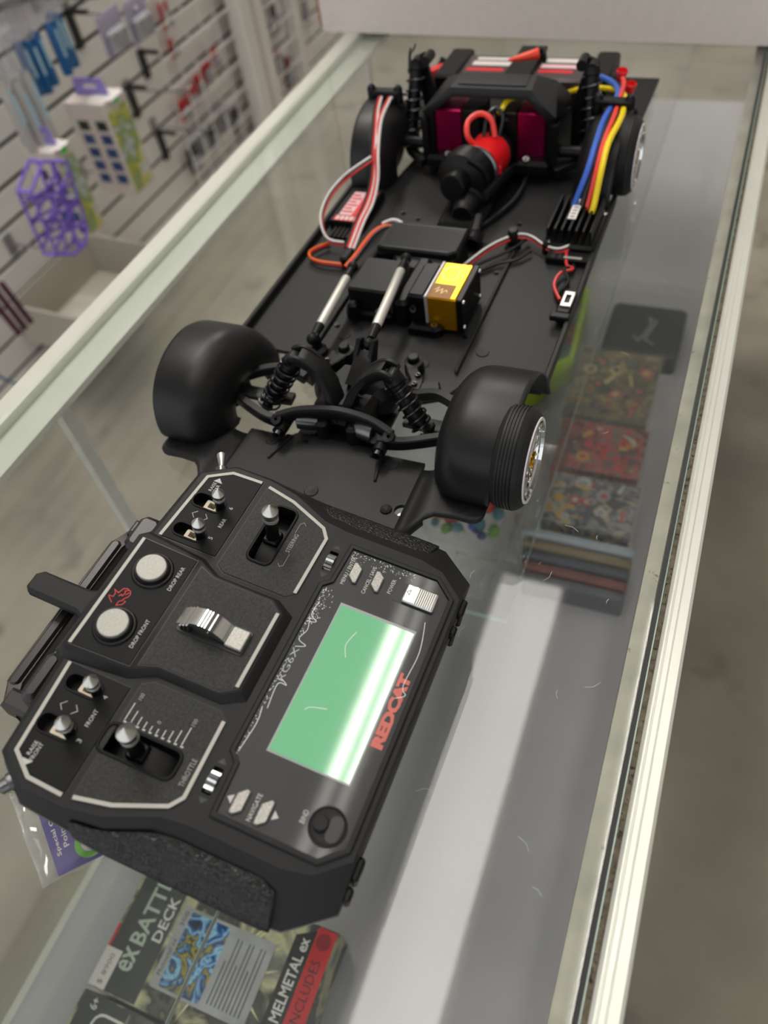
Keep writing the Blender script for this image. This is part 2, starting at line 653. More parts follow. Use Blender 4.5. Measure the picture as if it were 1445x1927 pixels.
ceiling_light(124, 172, -700, 2400, 'bare fluorescent tube mirrored in the transmitter screen, screen-centre side', m_bare)
ceiling_light(205, 245, -700, 2400, 'bare fluorescent tube mirrored in the transmitter screen, outer side', m_bare)
ceiling_light(-1700, -1300, 1250, 2650, 'unseen troffer added above the aisle to brighten the slatted wall', m_far)  # unseen troffers from here down, added to lift the store light
ceiling_light(-1700, -1300, 4100, 6400, 'unseen troffer added to brighten the far end of the slatted wall', m_far)
ceiling_light(1500, 1900, -700, 1800, 'unseen troffer added above the bare concrete aisle for more light')
ceiling_light(1500, 1900, 2600, 5000, 'unseen troffer added above the far concrete aisle for more light')

# ================================================================== glass display counter
YN, YF = -420, 1700
DECK = -378
counter = thing('display_counter', 'glass topped display counter with white aluminium edges under the chassis', 'display counter', mw=wm((-230, 640, FLOOR)))
CO = (-230, 640, FLOOR)
def cpart(name, mb, material, smooth=32, parent=None):
    return part(name, mb, material, parent or counter, smooth, CO)
cpart('top_glass', MB().box(-463, 12.6, YN, YF, -8, 0), m_glass, 0)
cpart('edge_rail', MB().rbox(-482, -463.3, YN, YF, -20, 1.2, 2.0), m_rail)
cpart('edge_lip', MB().box(-463, -437, YN, YF, -14, -8.4), m_lip)
cpart('lip_flange', MB().box(-436.9, -436, YN, YF, -14, -8.4), m_rail)
cpart('glass_channel', MB().box(4.2, 12.4, YN, YF, -14, -8.6), m_frost)
cpart('seal_strip', MB().box(12.8, 15.2, YN, YF, -12, -0.6), m_seal)
cpart('glass_edge_line', MB().box(15.25, 15.9, YN, YF, -12, -0.8), m_edge)
cpart('grimy_joint', MB().box(15.95, 18.6, YN, YF, -12, -1.6), m_grime)
er = cpart('edge_rail', MB().rbox(18.7, 31.4, YN, YF, -60, 1.0, 1.6), m_rail)
cpart('rail_ridge', MB().rbox(21.2, 22.2, YN, YF, 0.6, 1.5, .3).rbox(24.6, 25.4, YN, YF, 0.6, 1.4, .3), m_rail, parent=er)
cpart('front_pane', MB().box(9, 12, YN, YF, DECK, -15), m_glass2, 0)
cpart('back_pane', MB().box(-476, -471, YN, YF, -470, -20.5), m_glass2, 0)
cpart('deck', MB().box(-418, 8, YN, YF, DECK - 22, DECK), m_deck, 0)
cpart('base_cabinet', MB().box(-412, 2, YN, YF, FLOOR, DECK - 22.5), m_deck, 0)
cpart('bottom_rail', MB().rbox(-478, -452, YN, YF, -492, -470.5, 2), m_rail)
cpart('rail_bracket', MB().box(-452, -411, YN, YF, -486, -478), m_deck)
def shelf(x0, x1, y0, y1):
    s = cpart('glass_shelf', MB().box(x0, x1, y0, y1, -217, -211), m_glass2, 0)
    e = MB()
    e.box(x1, x1 + .5, y0, y1, -217, -211)
    e.box(x0, x1, y0 - .5, y0, -217, -211)
    cpart('polished_edge', e, m_edge, 0, s)
shelf(-468, -94, 340, YF)
shelf(-468, -224, YN, 330)
# shelf standards holding the glass
for y in (320, 1000):
    cpart('shelf_standard', MB().box(-470, -462, y, y + 12, -378, -30), m_rail, 0)

# ================================================================== slatted wall beyond the aisle
WX = -1600
wall = part('wall_left', MB().box(WX - 60, WX - 12, -300, 6500, FLOOR, 2300), m_groove, smooth=0)
tag(wall, kind='structure')
sl = None
k = 0
z = FLOOR + 50
while z < 2200:
    sb = MB().rbox(0, 10, 0, 6800, 0, 63, 1.5)
    if sl is None:
        sl = part('slat', sb, m_slat, wall, 0)
        o = sl
    else:
        o = sl.copy()
        COL.objects.link(o)
        o.parent = wall
    o.location = Vector((WX - 11.5, -300, z)) * SC
    z += 75.5
# base plinth
tag(part('baseboard_left', MB().rbox(WX - 1.2, WX + 60, -300, 6500, FLOOR, FLOOR + 48, 4), m_slat), kind='structure')

def post(y, w, x, label):
    t = thing('upright_post', label, 'post', None, wm((x, y, FLOOR)))
    part('column', MB().rbox(-25, 25, -w / 2, w / 2, 0, 3100, 6), m_slat, t)
    part('centre_groove', MB().box(25.1, 26.5, -w * .06, w * .06, 0, 3100), m_bin, t)
post(2440, 150, -1530, 'wide white upright post between the two wire grid panels')
post(2810, 44, -1570, 'thin white upright post nearest the white carton')

def grid_panel(y0, y1, x, z0, z1, step, label):
    t = thing('wire_grid_panel', label, 'grid panel', None, wm((x, (y0 + y1) / 2, z0)))
    n = int((y1 - y0) / step)
    h = z1 - z0
    L = (y1 - y0) / 2
    for i in range(n + 1):
        y = -L + i * (y1 - y0) / n
        part('upright_wire', MB().cyl((0, y, 0), (0, y, h), 2.4, n=6), m_wirewhite, t)
    for j in range(int(h / step) + 1):
        part('cross_wire', MB().cyl((4.6, -L, j * step + 4), (4.6, L, j * step + 4), 2.4, n=6), m_wirewhite, t)
grid_panel(1960, 2350, -1540, FLOOR + 60, 1100, 76, 'white wire grid panel left of the wide post')
grid_panel(2530, 2780, -1550, FLOOR + 60, 1100, 76, 'white wire grid panel between the two posts')
grid_panel(2850, 3250, -1560, FLOOR + 60, 1100, 76, 'white wire grid panel behind the corner of the white carton')

# --- hooks, straps, bins and goods on the wall
def hook(y, z, label, col=m_hookgrey, ln=210):
    t = thing('wall_hook', label, 'hook', 'wire hooks in the slatted wall', wm((WX, y, z)))
    part('prong', MB().tube([(0, 0, 0), (ln * .5, 0, 0), (ln * .92, 0, 2), (ln, 0, 14)], 3, 6), col, t)
    part('back_clip', MB().rbox(-1.2, 3, -14, 14, -26, 26, 1), col, t)
for y, z, lab in ((1735, -240, 'wire hook below the lilac packs'), (1850, -470, 'wire hook right of the tall carton, upper'), (1905, -600, 'wire hook right of the tall carton, lower'), (1640, -175, 'wire hook left of the lilac packs'),
                  (1560, -555, 'wire hook above the beige bin'), (1240, -575, 'wire hook beside the purple lattice')):
    hook(y, z, lab)

def bracket(y, z, h, label):
    t = thing('shelf_bracket', label, 'bracket', 'black flat brackets on the slatted wall', wm((WX, y, z)))
    part('back_strap', MB().rbox(0, 8, -13, 13, 0, h, 2), m_hook, t)
    part('arm', MB().bar([(6, 0, h - 6), (30, 0, h - 6), (64, 0, h - 8)], 9, 10, sub=1), m_hook, t)
bracket(1732, -318, 90, 'black flat bracket below the ceiling-side rail, upper left')
bracket(1852, -545, 88, 'black flat bracket right of the tall carton')
bracket(1950, -480, 76, 'black flat bracket farther right of the tall carton')
bracket(1912, -700, 88, 'black flat bracket low on the slatted wall')
tag(part('hang_bar', MB().bar([(WX + 12, 1500, -150), (WX + 12, 1960, -205)], 12, 16, sub=1), m_hook, org=(0, 0, 0)), 'black hanging bar across the top of the slatted wall', 'bar')

def carton(x, y, z, w, d, h, label):
    """tall printed carton; -Y side shows picture windows, +X side artwork; origin at bottom corner"""
    t = thing('printed_carton', label, 'carton', 'tall hanging cartons', wm((x, y, z)))
    part('carton_body', MB().rbox(-w, 0, 0, d, 0, h, 1.5), m_carton, t)
    m_win = mat('blue_photo_print', (46, 72, 128), 0.5, noise=(60, 0.4))
    m_win2 = mat('dark_photo_print', (30, 40, 38), 0.5, noise=(60, 0.4))
    for r in range(5):
        for c in range(2):
            part('picture_window', MB().box(-w + 20 + c * w * .46, -w + 20 + c * w * .46 + w * .27, -1.0, 0, h - 62 - r * 32, h - 40 - r * 32), m_win2 if r == 0 else m_win, t, 0)
    part('art_panel', MB().box(0, 1, 4, d - 4, 6, h - 24), art_mat('carton_art', [(60, 90, 160), (200, 205, 200), (120, 150, 90), (196, 190, 80), (214, 214, 210), (60, 110, 170)], 16), t, 0)
    part('price_sticker', MB().box(-w * .5, w * .12, d * .2, d * .8, h, h + 1.2), mat('white_sticker', (226, 222, 220), 0.5), t, 0)
    part('green_dot', MB().cyl((2, d * .55, h - 8), (4, d * .55, h - 8), 8, n=12), mat('neon_green', (60, 230, 40), 0.5), t)
    hn = MB().prism([(-w + 8, 0), (-8, 0), (-16, 38), (-w + 16, 38)], 0, 3, 0, [rrect(-w * .68, -w * .32, 16, 26, 4, 2)])
    hn.xform(lambda p: (p.x, d * .5 + p.z, h + p.y))
    part('hang_tab', hn, mat('lilac_tab', (150, 136, 210), 0.35), t)
carton(-1345, 1455, -548, 112, 84, 222, 'tall white printed carton on the slatted wall, further and taller of two')
carton(-1330, 1240, -530, 80, 60, 200, 'white printed carton on the slatted wall behind the purple lattice')

# purple lattice
lt = thing('purple_lattice', 'translucent purple plastic lattice piece hanging before the white cartons', 'toy', mw=wm((-1275, 1105, -475)))
m_pl = mat('purple_plastic', (126, 98, 206), 0.25, spec=0.6)
for i, (y0, z0, y1, z1) in enumerate([(-52, 30, -40, 160), (56, 28, 78, 160), (-52, 30, -10, 4), (-10, 4, 30, 4), (30, 4, 56, 28), (-40, 160, 20, 190), (20, 190, 78, 160),
                                      (-50, 62, 60, 40), (-47, 100, 66, 80), (-44, 135, 72, 120), (-50, 40, 62, 90), (-45, 90, 70, 140), (60, 40, -45, 100), (66, 84, -42, 150), (10, 4, 40, 178)]):
    for x in (0, 34):
        part('strut', MB().bar([(x, y0, z0), (x, y1, z1)], 4.6, 5, up=(1, 0, 0), sub=1), m_pl, lt)
for y, z in ((-52, 30), (56, 28), (-40, 160), (78, 160), (20, 190), (-10, 4), (30, 4)):
    part('cross_strut', MB().bar([(0, y, z), (34, y, z)], 6, 6, sub=1), m_pl, lt)

# bags of blue tubes and clear tubes
m_clear = glass_mat('clear_plastic', (0.93, 0.93, 0.95), 0.9, 0.08, haze=0.12, hazecol=(225, 225, 230))
m_blue = mat('deep_blue_plastic', (22, 92, 146), 0.35)
m_bluelab = mat('pale_blue_label', (170, 205, 222), 0.5)
def tube_pack(x, y, z, h, col, lab_col, label, n=1):
    t = thing('tube_pack', label, 'tube pack', 'hanging packs of slim tubes', wm((x, y, z)))
    part('tube', MB().lathe([(0, 0), (11, 2), (12, 8), (12, h - 8), (9, h)], n=12), col, t)
    part('label_strip', MB().rbox(12.1, 13, -4, 4, h * .35, h * .85, .3), lab_col, t)
    part('clear_sleeve', MB().box(-14, 14, -15, 15, h + 1, h + 78), m_clear, t, 0)
for i, (y, z, x) in enumerate(((1345, -262, -1400), (1372, -268, -1400), (1398, -262, -1400), (1440, -258, -1390), (1466, -250, -1400), (1490, -262, -1410))):
    tube_pack(x, y, z, 108, m_blue, m_bluelab, ['leftmost blue tube pack', 'second blue tube pack from the left', 'third blue tube pack from the left', 'fourth blue tube pack from the left', 'fifth blue tube pack from the left', 'rightmost blue tube pack'][i] + ' hanging at the top left')
for i, (y, z) in enumerate(((1240, -330), (1275, -350), (1308, -345))):
    tube_pack(-1380, y, z, 150, mat('frosted_tube', (178, 176, 172), 0.3), m_bluelab, ['leftmost', 'middle', 'rightmost'][i] + ' frosted grey tube pack left of the blue tubes')

# lilac packs and red tagged goods behind the grid
def blister(x, y, z, w, h, d, c1, c2, label, name='hanging_pack'):
    t = thing(name, label, 'hanging pack', None, wm((x, y, z)))
    part('backing_card', MB().rbox(-2, 0, -w / 2, w / 2, 0, h, .6), c1, t)
    part('blister', MB().rbox(0.1, d, -w * .38, w * .38, h * .1, h * .62, min(d * .4, 6)), c2, t)
    part('header_print', MB().box(0.1, 1.2, -w * .42, w * .42, h * .7, h * .92), c1 if c1 is not m_carton else m_red, t, 0)
lil = mat('lilac_card', (170, 164, 186), 0.5)
grey = mat('grey_pack', (150, 150, 154), 0.4, noise=(30, 0.3))
darkp = mat('dark_pack', (62, 58, 64), 0.4, noise=(30, 0.4))
maroon = mat('maroon_pack', (122, 30, 44), 0.45, noise=(30, 0.3))
redp = mat('red_pack', (196, 44, 50), 0.5, noise=(30, 0.2))
blister(-1400, 1640, -290, 90, 90, 20, lil, grey, 'lilac card pack above the tall carton')
blister(-1400, 1745, -300, 90, 90, 20, lil, grey, 'lilac card pack right of its twin near the grid')
blister(-1575, 2085, -400, 46, 66, 12, redp, grey, 'small red tag pack high behind the grid')
blister(-1575, 2075, -475, 34, 52, 12, redp, darkp, 'narrow red tag pack below the high red one')
for i in range(5):
    blister(-1575, 2040 + i * 56, -640 + i * 14, 50, 60, 14, redp, grey, ['first', 'second', 'third', 'fourth', 'fifth'][i] + ' red pack from the left in the row behind the grid')
for i, (y, z, a) in enumerate(((2010, -790, darkp), (2080, -770, grey), (2150, -780, darkp), (2230, -760, grey), (2300, -800, darkp))):
    blister(-1575, y, z, 58, 80, 16, a, grey, ['first', 'second', 'third', 'fourth', 'fifth'][i] + ' dark pack from the left low behind the grid')
for i, (y, z, a) in enumerate(((2560, -560, maroon), (2620, -600, darkp), (2690, -640, darkp), (2590, -720, grey), (2660, -760, maroon), (2900, -560, redp), (2930, -700, grey), (2720, -820, maroon))):
    blister(-1585, y, z, 62, 90, 16, a, grey, ['maroon pack high between the posts', 'dark pack upper between the posts', 'dark pack middle between the posts', 'grey pack low between the posts', 'maroon pack low between the posts', 'red pack right of the thin post', 'grey pack right of the thin post', 'maroon pack lowest between the posts'][i])

# beige bin clipped to the wall
bt = thing('wall_bin', 'open beige plastic bin clipped low on the slatted wall', 'bin', mw=wm((-1485, 1305, -800)))
bm_ = MB()
bm_.prism([(-110, -165), (110, -165), (110, 165), (-110, 165)], 0, 6)
part('bin_floor', bm_, m_bin, bt, 0)
part('bin_front', MB().rbox(104, 110, -165, 165, 6, 105, 2), m_bin, bt)
part('bin_back', MB().rbox(-110, -104, -165, 165, 6, 118, 2), m_bin, bt)
part('bin_end', MB().prism([(-104, 6), (104, 6), (104, 105), (-104, 118)], 0, 6).xform(lambda p: (p.x, -165 + p.z, p.y)), m_bin, bt)
part('bin_end', MB().prism([(-104, 6), (104, 6), (104, 105), (-104, 118)], 0, 6).xform(lambda p: (p.x, 159 + p.z, p.y)), m_bin, bt)
part('label_holder', MB().rbox(110.2, 114, -60, 60, 40, 90, 2), m_bin, bt)
tag(part('folded_bag', MB().rbox(-1560, -1440, 1180, 1330, -793, -772, 8), mat('crumpled_film', (196, 190, 180), 0.35, noise=(20, .1)), None), 'pale folded bag lying in the beige bin', 'bag')
stick = mat('plum_stick', (82, 30, 58), 0.4)
for i in range(3):
    tag(part('plum_stick', MB().cyl((-1420, 985 + i * 22, -520), (-1424, 1005 + i * 22, -640), 7, n=10), stick), ['leftmost', 'middle', 'rightmost'][i] + ' plum coloured stick hanging at the left edge', 'stick', 'plum sticks')
tag(part('blue_strap', MB().bar([(-1400, 860, -600), (-1400, 900, -690), (-1400, 960, -770)], 4, 16, up=(1, 0, 0)), m_blue), 'deep blue strap hanging under the beige bin', 'strap')

# ================================================================== white carton at the end of the counter
bx = thing('shipping_carton', 'large plain white cardboard carton standing across the counter end', 'carton', mw=wm((-515, 992, 1.4), -0.045))
part('box_face', MB().box(0, 760, 0, 4, 0, 300), m_carton, bx, 0)
part('box_side', MB().box(0, 4, 4.1, 420, 0, 300), m_carton, bx, 0)
part('box_side', MB().box(756, 760, 4.1, 420, 0, 300), m_carton, bx, 0)
part('box_back', MB().box(4.1, 755.9, 416, 420, 0, 300), m_carton, bx, 0)
part('box_floor', MB().box(4.1, 755.9, 4.1, 415.9, 0, 4), m_carton, bx, 0)
part('kraft_edge', MB().box(-2.2, -0.1, -1, 3, 6, 300), m_kraft, bx, 0)

# ================================================================== radio transmitter
# local axes: a = along the long side (towards the chassis), b = towards the carry handle, n = out of the face
TXB = -46.0
A_ = Vector((0.023627, 0.99972, -0.000855))
B_ = Vector((-0.981406, 0.023358, 0.190516))
N_ = Vector((0.190483, -0.003662, 0.981684))
TO = Vector((-168.49, 131.49, 62.9))
mw = Matrix.Identity(4)
for i in range(3):
    mw[i][0], mw[i][1], mw[i][2] = A_[i], B_[i], N_[i]
mw.translation = (TO + N_ * TXB) * SC
tx = thing('radio_transmitter', 'black radio control transmitter with green screen and silver knobs lying on the glass', 'transmitter', mw=mw)
def tp(name, mb, material, parent=None, smooth=32):
    return part(name, mb, material, parent or tx, smooth, (0, 0, TXB))

def mirror(P):
    return [(-a, b) for a, b in reversed(P)]
def both(P):
    """right half top-centre -> bottom-centre, closed by its mirror image"""
    L = [(-a, b) for a, b in reversed(P) if abs(a) > 1e-6]
    return P + L

def cap_holes(mb, poly, holes, z):
    V = [Vector((x, y, z)) for x, y in poly]
    loops = [V] + [[Vector((x, y, z)) for x, y in h] for h in holes]
    flat = [p for l in loops for p in l]
    F = []
    for t in tessellate_polygon(loops):
        a, b, c = t
        if (flat[b] - flat[a]).cross(flat[c] - flat[a]).z < 0:
            b, c = c, b
        F.append((a, b, c))
    return mb.add(flat, F)

def ribbon(pts, w, z, h=0.3):
    """flat painted band along a polyline, mitred"""
    P = [Vector(p) for p in pts]
    L, R_ = [], []
    for i, p in enumerate(P):
        d1 = (p - P[i - 1]).normalized() if i else (P[1] - p).normalized()
        d2 = (P[i + 1] - p).normalized() if i < len(P) - 1 else d1
        n1, n2 = Vector((-d1.y, d1.x)), Vector((-d2.y, d2.x))
        q = n1 + n2
        q = q * (w / max(q.length_squared, .4))
        L.append(p + q)
        R_.append(p - q)
    rings = [[(l.x, l.y, z), (r.x, r.y, z), (r.x, r.y, z + h), (l.x, l.y, z + h)] for l, r in zip(L, R_)]
    return MB().loft(rings)

face = both([(0, 69.5), (34, 69.5), (37.5, 64), (81, 61.5), (92, 46.5), (92, 26), (89, 9), (80, -12), (78.5, -25), (78.5, -66), (76, -78), (65, -91), (0, -91)])
shoulder = both([(0, 71.5), (35, 71.5), (39, 67), (82.5, 64), (94.3, 47.5), (94.5, 26), (92, 8), (83, -13), (81.5, -26), (81.5, -65), (79, -79), (66.5, -91.6), (0, -91.8)])
parting = both([(0, 73), (36, 73), (40, 70), (84, 66), (96, 49), (97.3, 27), (97.8, 8), (98, -14), (98, -28), (98, -64), (97, -74), (83, -92.4), (0, -92.6)])
under = both([(0, 71), (35, 71), (39, 68), (80, 63), (92, 46), (93, 25), (93, 6), (93, -14), (93, -28), (93, -62), (91, -72), (80, -88), (0, -88)])
bottom = both([(0, 60), (30, 60), (34, 58), (64, 54), (74, 40), (76, 22), (76, 6), (76, -14), (76, -28), (76, -54), (74, -62), (66, -76), (0, -76)])
sw_slots = []
for s in (-1, 1):
    for a0, a1 in ((41.6, 48.8), (61.2, 69.2)):
        sw_slots.append(rrect(min(s * a0, s * a1), max(s * a0, s * a1), 39.6, 56.6, 3.3, 3))
steer_slot = rrect(43.6, 78.2, 2.9, 14.8, 3, 3)
thr_slot = rrect(-66.2, -54.4, -7.6, 27.6, 3, 3)
trim_slots = [rrect(53, 65, -26.4, -21.8, .6, 1), rrect(-65, -53, -26.4, -21.8, .6, 1)]
def ring3(P, n):
    return [(x, y, n) for x, y in ccw(P)]
body = MB().loft([ring3(bottom, -45), ring3(under, -24), ring3(parting, -15.5), ring3(parting, -13.5), ring3(shoulder, -2.2), ring3(face, 0)], cap1=False)
cap_holes(body, ccw(face), sw_slots + [steer_slot, thr_slot] + trim_slots, 0)
ob = tp('body_shell', body, m_tx)
# pale lip along the parting line
pl = MB()
P = ccw(offset(ccw(parting), 0.5))
pl.loft([[(x, y, -15.3) for x, y in ccw(parting)], [(x, y, -15.3) for x, y in P], [(x, y, -14.3) for x, y in P], [(x, y, -14.3) for x, y in ccw(parting)]], False, False)
tp('parting_lip', pl, mat('lip_grey', (92, 90, 88), 0.4), ob)

# leatherette grip pads on the sloping shoulders: they follow the body loft between face and parting rim
def lerp(a, b, t):
    return a + (b - a) * t
def grip(s):
    # rails along the grip: outer (parting) and inner (shoulder) edges
    inner = [(94.4, 22, -4.6), (92.6, 8, -4.6), (86.0, -10, -4.6), (84.0, -20, -4.8), (83.8, -30, -5), (83.8, -48, -5), (83.6, -60, -5.2), (86, -67, -7)]
    outer = [(97.8, 19, -13.2), (98.4, 6, -13.4), (98.7, -12, -13.6), (98.8, -24, -13.6), (98.8, -36, -13.6), (98.8, -50, -13.6), (98.8, -62, -13.6), (98.3, -70, -13.2)]
    rows = []
    for k in range(7):
        t = k / 6
        row = []
        for p, q in zip(inner, outer):
            c = Vector((lerp(p[0], q[0], t), lerp(p[1], q[1], t), lerp(p[2], q[2], t)))
            c += Vector((.55, 0, .75)) * (1.1 * math.sin(math.pi * min(max(t, .0), 1)) ** .5 + .35)
            row.append(c)
        rows.append([Vector((s * p.x, p.y, p.z)) for p in catmull(row, 4)])
    g = MB().grid(rows)
    o = tp('grip_pad', g, m_leather)
    solid(o, 1.6, -1 if s > 0 else 1)
    return recalc(o)
grip(1)
grip(-1)

# face panels -------------------------------------------------------
def panel(name, poly, n0, n1, material, holes=()):
    o = tp(name, MB().prism(poly, n0, n1, .25, holes), material)
    g = MB().prism(offset(ccw(poly), .38), n0, n0 + .12, 0, holes)
    tp('panel_groove', g, m_well, o)
    return o
rs = [(37.6, 61), (37.6, 29), (89, 28.6), (88.4, 46), (80.2, 58)]
panel('switch_panel', rs, 0, .6, m_txsw, [h for h in sw_slots if h[0][0] > 0])
panel('switch_panel', mirror(rs), 0, .6, m_txsw, [h for h in sw_slots if h[0][0] < 0])
st_ = [(34.2, 25.8), (88, 25), (84.6, 8), (75.9, -13.4), (70.2, -17.8), (34.8, -16.8), (31.2, -12.4), (31.2, 21)]
panel('steering_panel', st_, 0, .6, m_txpan, [steer_slot])
panel('throttle_panel', mirror(st_), 0, .6, m_txpan, [thr_slot])
ST = 1.7
outer = [(37.8, 60.4), (80.0, 57.2), (87.6, 46), (88.2, 29)]
tp('trim_stripe', ribbon(outer, ST, .62), m_stripe)
tp('trim_stripe', ribbon(mirror(outer), ST, .62), m_stripe)
outer = [(87.2, 24.4), (83.8, 8.2), (75.2, -13), (69.8, -17), (35, -16.2)]
tp('trim_stripe', ribbon(outer, ST, .62), m_stripe)
tp('trim_stripe', ribbon(mirror(outer), ST, .62), m_stripe)

# raised middle console
base = both([(0, 68.6), (34.8, 68.6), (37.6, 66), (34.6, 33), (28.6, 21.6), (28.6, -11), (23, -20.9), (0, -20.9)])
top = both([(0, 67.2), (32.6, 67.2), (34.6, 64.6), (31.8, 33.6), (26.4, 21.8), (26.4, -9.4), (21.2, -17.4), (0, -17.4)])
con = tp('raised_console', MB().loft([ring3(base, 0.02), ring3(top, 3.7), ring3(offset(ccw(top), -.5), 4)]), m_tx)
panel('drop_panel', [(-31.2, 64.8), (-30, 33.8), (30, 33.8), (31.2, 64.8)], 4, 4.5, m_txsw)
mm = both([(0, 30.4), (28, 30.4), (24.8, 22), (24.8, -8.6), (20.2, -15.4), (0, -15.4)])
panel('lever_panel', mm, 4, 4.5, m_txpan)
tp('trim_stripe', ribbon([(-31, 64.3), (31, 64.3)], ST, 4.52), m_stripe)
tp('trim_stripe', ribbon([(-20, -14.9), (20, -14.9)], ST, 4.52), m_stripe)

# the two big drop buttons
for a in (-16.2, 16.2):
    o = tp('drop_button', MB().lathe([(0, 8.6), (6.9, 8.6), (7.3, 8.2), (7.3, 5)], (a, 50.4, 0), n=40), m_silver)
    tp('button_collar', MB().lathe([(7.5, 6.6), (8.3, 6.8), (8.8, 5.6), (9.6, 5.5), (10.2, 4.6)], (a, 50.4, 0), n=40), m_dark, o)

# mini toggle switches in their slots
def toggle(a0, a1, sgn):
    ac = (a0 + a1) / 2
    r = rrect(a0, a1, 39.6, 56.6, 3.3, 3)
    w = MB()
    w.loft([ring3(r, .6), ring3(r, -7)], False, False)
    w.prism(r, -7.4, -7)
    w.f = [tuple(reversed(f)) for f in w.f[:len(ccw(r))]] + w.f[len(ccw(r)):]
    o = tp('toggle_switch', w, m_well)
    rim = MB().prism(offset(ccw(r), 1.0), .5, 1.15, .3, [r])
    tp('slot_rim', rim, m_txsw, o)
    tp('contact_plate', MB().prism(rrect(a0 + 1, a1 - 1, 40.5, 50.6, .8, 2), -6.9, -1.6, .2, [rrect(ac - 1.6, ac + 1.6, 44.5, 48.6, .2, 1)]), m_cream, o)
    tp('lever', MB().lathe([(2.6, -2), (2.5, 3.2), (2.5, 7.2)], (ac, 41.6, 0), (0, -.04, 1), 20), m_dark, o)
    tp('metal_tip', MB().lathe([(2.5, 7.2), (3.15, 7.5), (3.15, 8.6), (2.9, 8.8), (3.15, 9.0), (3.15, 9.7), (2.9, 9.9), (3.15, 10.1), (3.25, 12.6), (.35, 16.6), (0, 16.7)], (ac, 41.6, 0), (0, -.04, 1), 24), m_alu, o)
for s in (-1, 1):
    toggle(min(s * 41.6, s * 48.8), max(s * 41.6, s * 48.8), s)
    toggle(min(s * 61.2, s * 69.2), max(s * 61.2, s * 69.2), s)

# stick wells
def stick(name, r, a, b, along):
    n = len(r)
    w = MB().loft([ring3(r, .6), ring3(r, -13)], False, False)
    w.f = [tuple(reversed(f)) for f in w.f]
    w.prism(r, -13.4, -13)
    o = tp(name, w, m_well)
    tp('slot_rim', MB().prism(offset(ccw(r), 1.3), .5, 1.5, .45, [r]), m_txsw, o)
    # curved slider inside the well
    sl_ = MB()
    rows = []
    L = 17 if along == 'a' else 17
    for i in range(13):
        t = -1 + 2 * i / 12
        h = -3.6 - 5 * t * t
        if along == 'a':
            rows.append([(60.9 + t * L, 4.2, h), (60.9 + t * L, 13.5, h)])
        else:
            rows.append([(-65, 10 + t * L, h), (-55.6, 10 + t * L, h)])
    sl_.grid(rows)
    so = tp('slider_band', sl_, m_dark, o)
    recalc(so)
    tp('stick_block', MB().rbox(a - 4.2, a + 4.2, b - 4.2, b + 4.2, -4.5, -.4, .8), m_dark, o)
    tp('stick_shaft', MB().lathe([(3.6, -.6), (3.2, .5), (3.2, 14)], (a, b, 0), n=24), m_dark, o)
    tp('stick_tip', MB().lathe([(3.3, 14), (3.9, 14.3), (3.9, 15.4), (3.6, 15.6), (3.9, 15.9), (3.9, 16.8), (3.6, 17), (3.9, 17.3), (4.1, 21.5), (.3, 26.2), (0, 26.3)], (a, b, 0), n=30), m_alu, o)
stick('steering_stick', steer_slot, 61.0, 9.0, 'a')
stick('throttle_stick', thr_slot, -60.3, 11.5, 'b')

# centre lever in chrome
slot = rrect(-6.6, 6.6, -9.8, 24.6, 1.5, 2)
o = tp('centre_lever', MB().prism(slot, 4.5, 5.1, .2), m_well)
arch = [(24, 6.6), (19.5, 9.6), (15, 12.6), (11, 13.6), (6.5, 12.8), (2.6, 10), (.4, 6.8)]
V = []
prof = catmull([Vector((0, b, n)) for b, n in arch], 4)
mbx = MB()
for x0, x1 in ((-4.4, 4.4),):
    rows = []
    for i, p in enumerate(prof):
        d = (prof[min(i + 1, len(prof) - 1)] - prof[max(i - 1, 0)]).normalized()
        q = Vector((0, -d.z, d.y)) * (1.1 if d.y < 0 else 1.1)
        if q.z < 0: q = -q
        rows.append([(x0, p.y + q.y, p.z + q.z), (x1, p.y + q.y, p.z + q.z), (x1, p.y - q.y, p.z - q.z), (x0, p.y - q.y, p.z - q.z)])
    mbx.loft(rows)
ar = recalc(tp('lever_arch', mbx, m_chrome, o))
gus = MB().prism([(22, 5.2), (14, 11.6), (7, 11.8), (1.4, 7), (1, 5.2)], -3.6, -2.2, .2).xform(lambda p: (p.z, p.x, p.y))
gus2 = MB().prism([(22, 5.2), (14, 11.6), (7, 11.8), (1.4, 7), (1, 5.2)], 2.2, 3.6, .2).xform(lambda p: (p.z, p.x, p.y))
tp('lever_cheek', gus, m_chrome, o)
tp('lever_cheek', gus2, m_chrome, o)
tp('lever_pin', MB().cyl((-4.2, 7.5, 8.4), (4.2, 7.5, 8.4), 1.6, n=16), m_chrome, o)
tp('lever_plate', MB().rbox(-5.2, 5.2, -9, -.2, 5.1, 7.4, .5), m_sand, o)
for b in (18.2, 20.2, 22.2):
    for s in (-1, 1):
        tp('lever_ridge', MB().rbox(min(s * 1.6, s * 5.4), max(s * 1.6, s * 5.4), b - .5, b + .5, 6.0, 11.6 - (b - 18.2) * .75, .25), m_chrome, o)

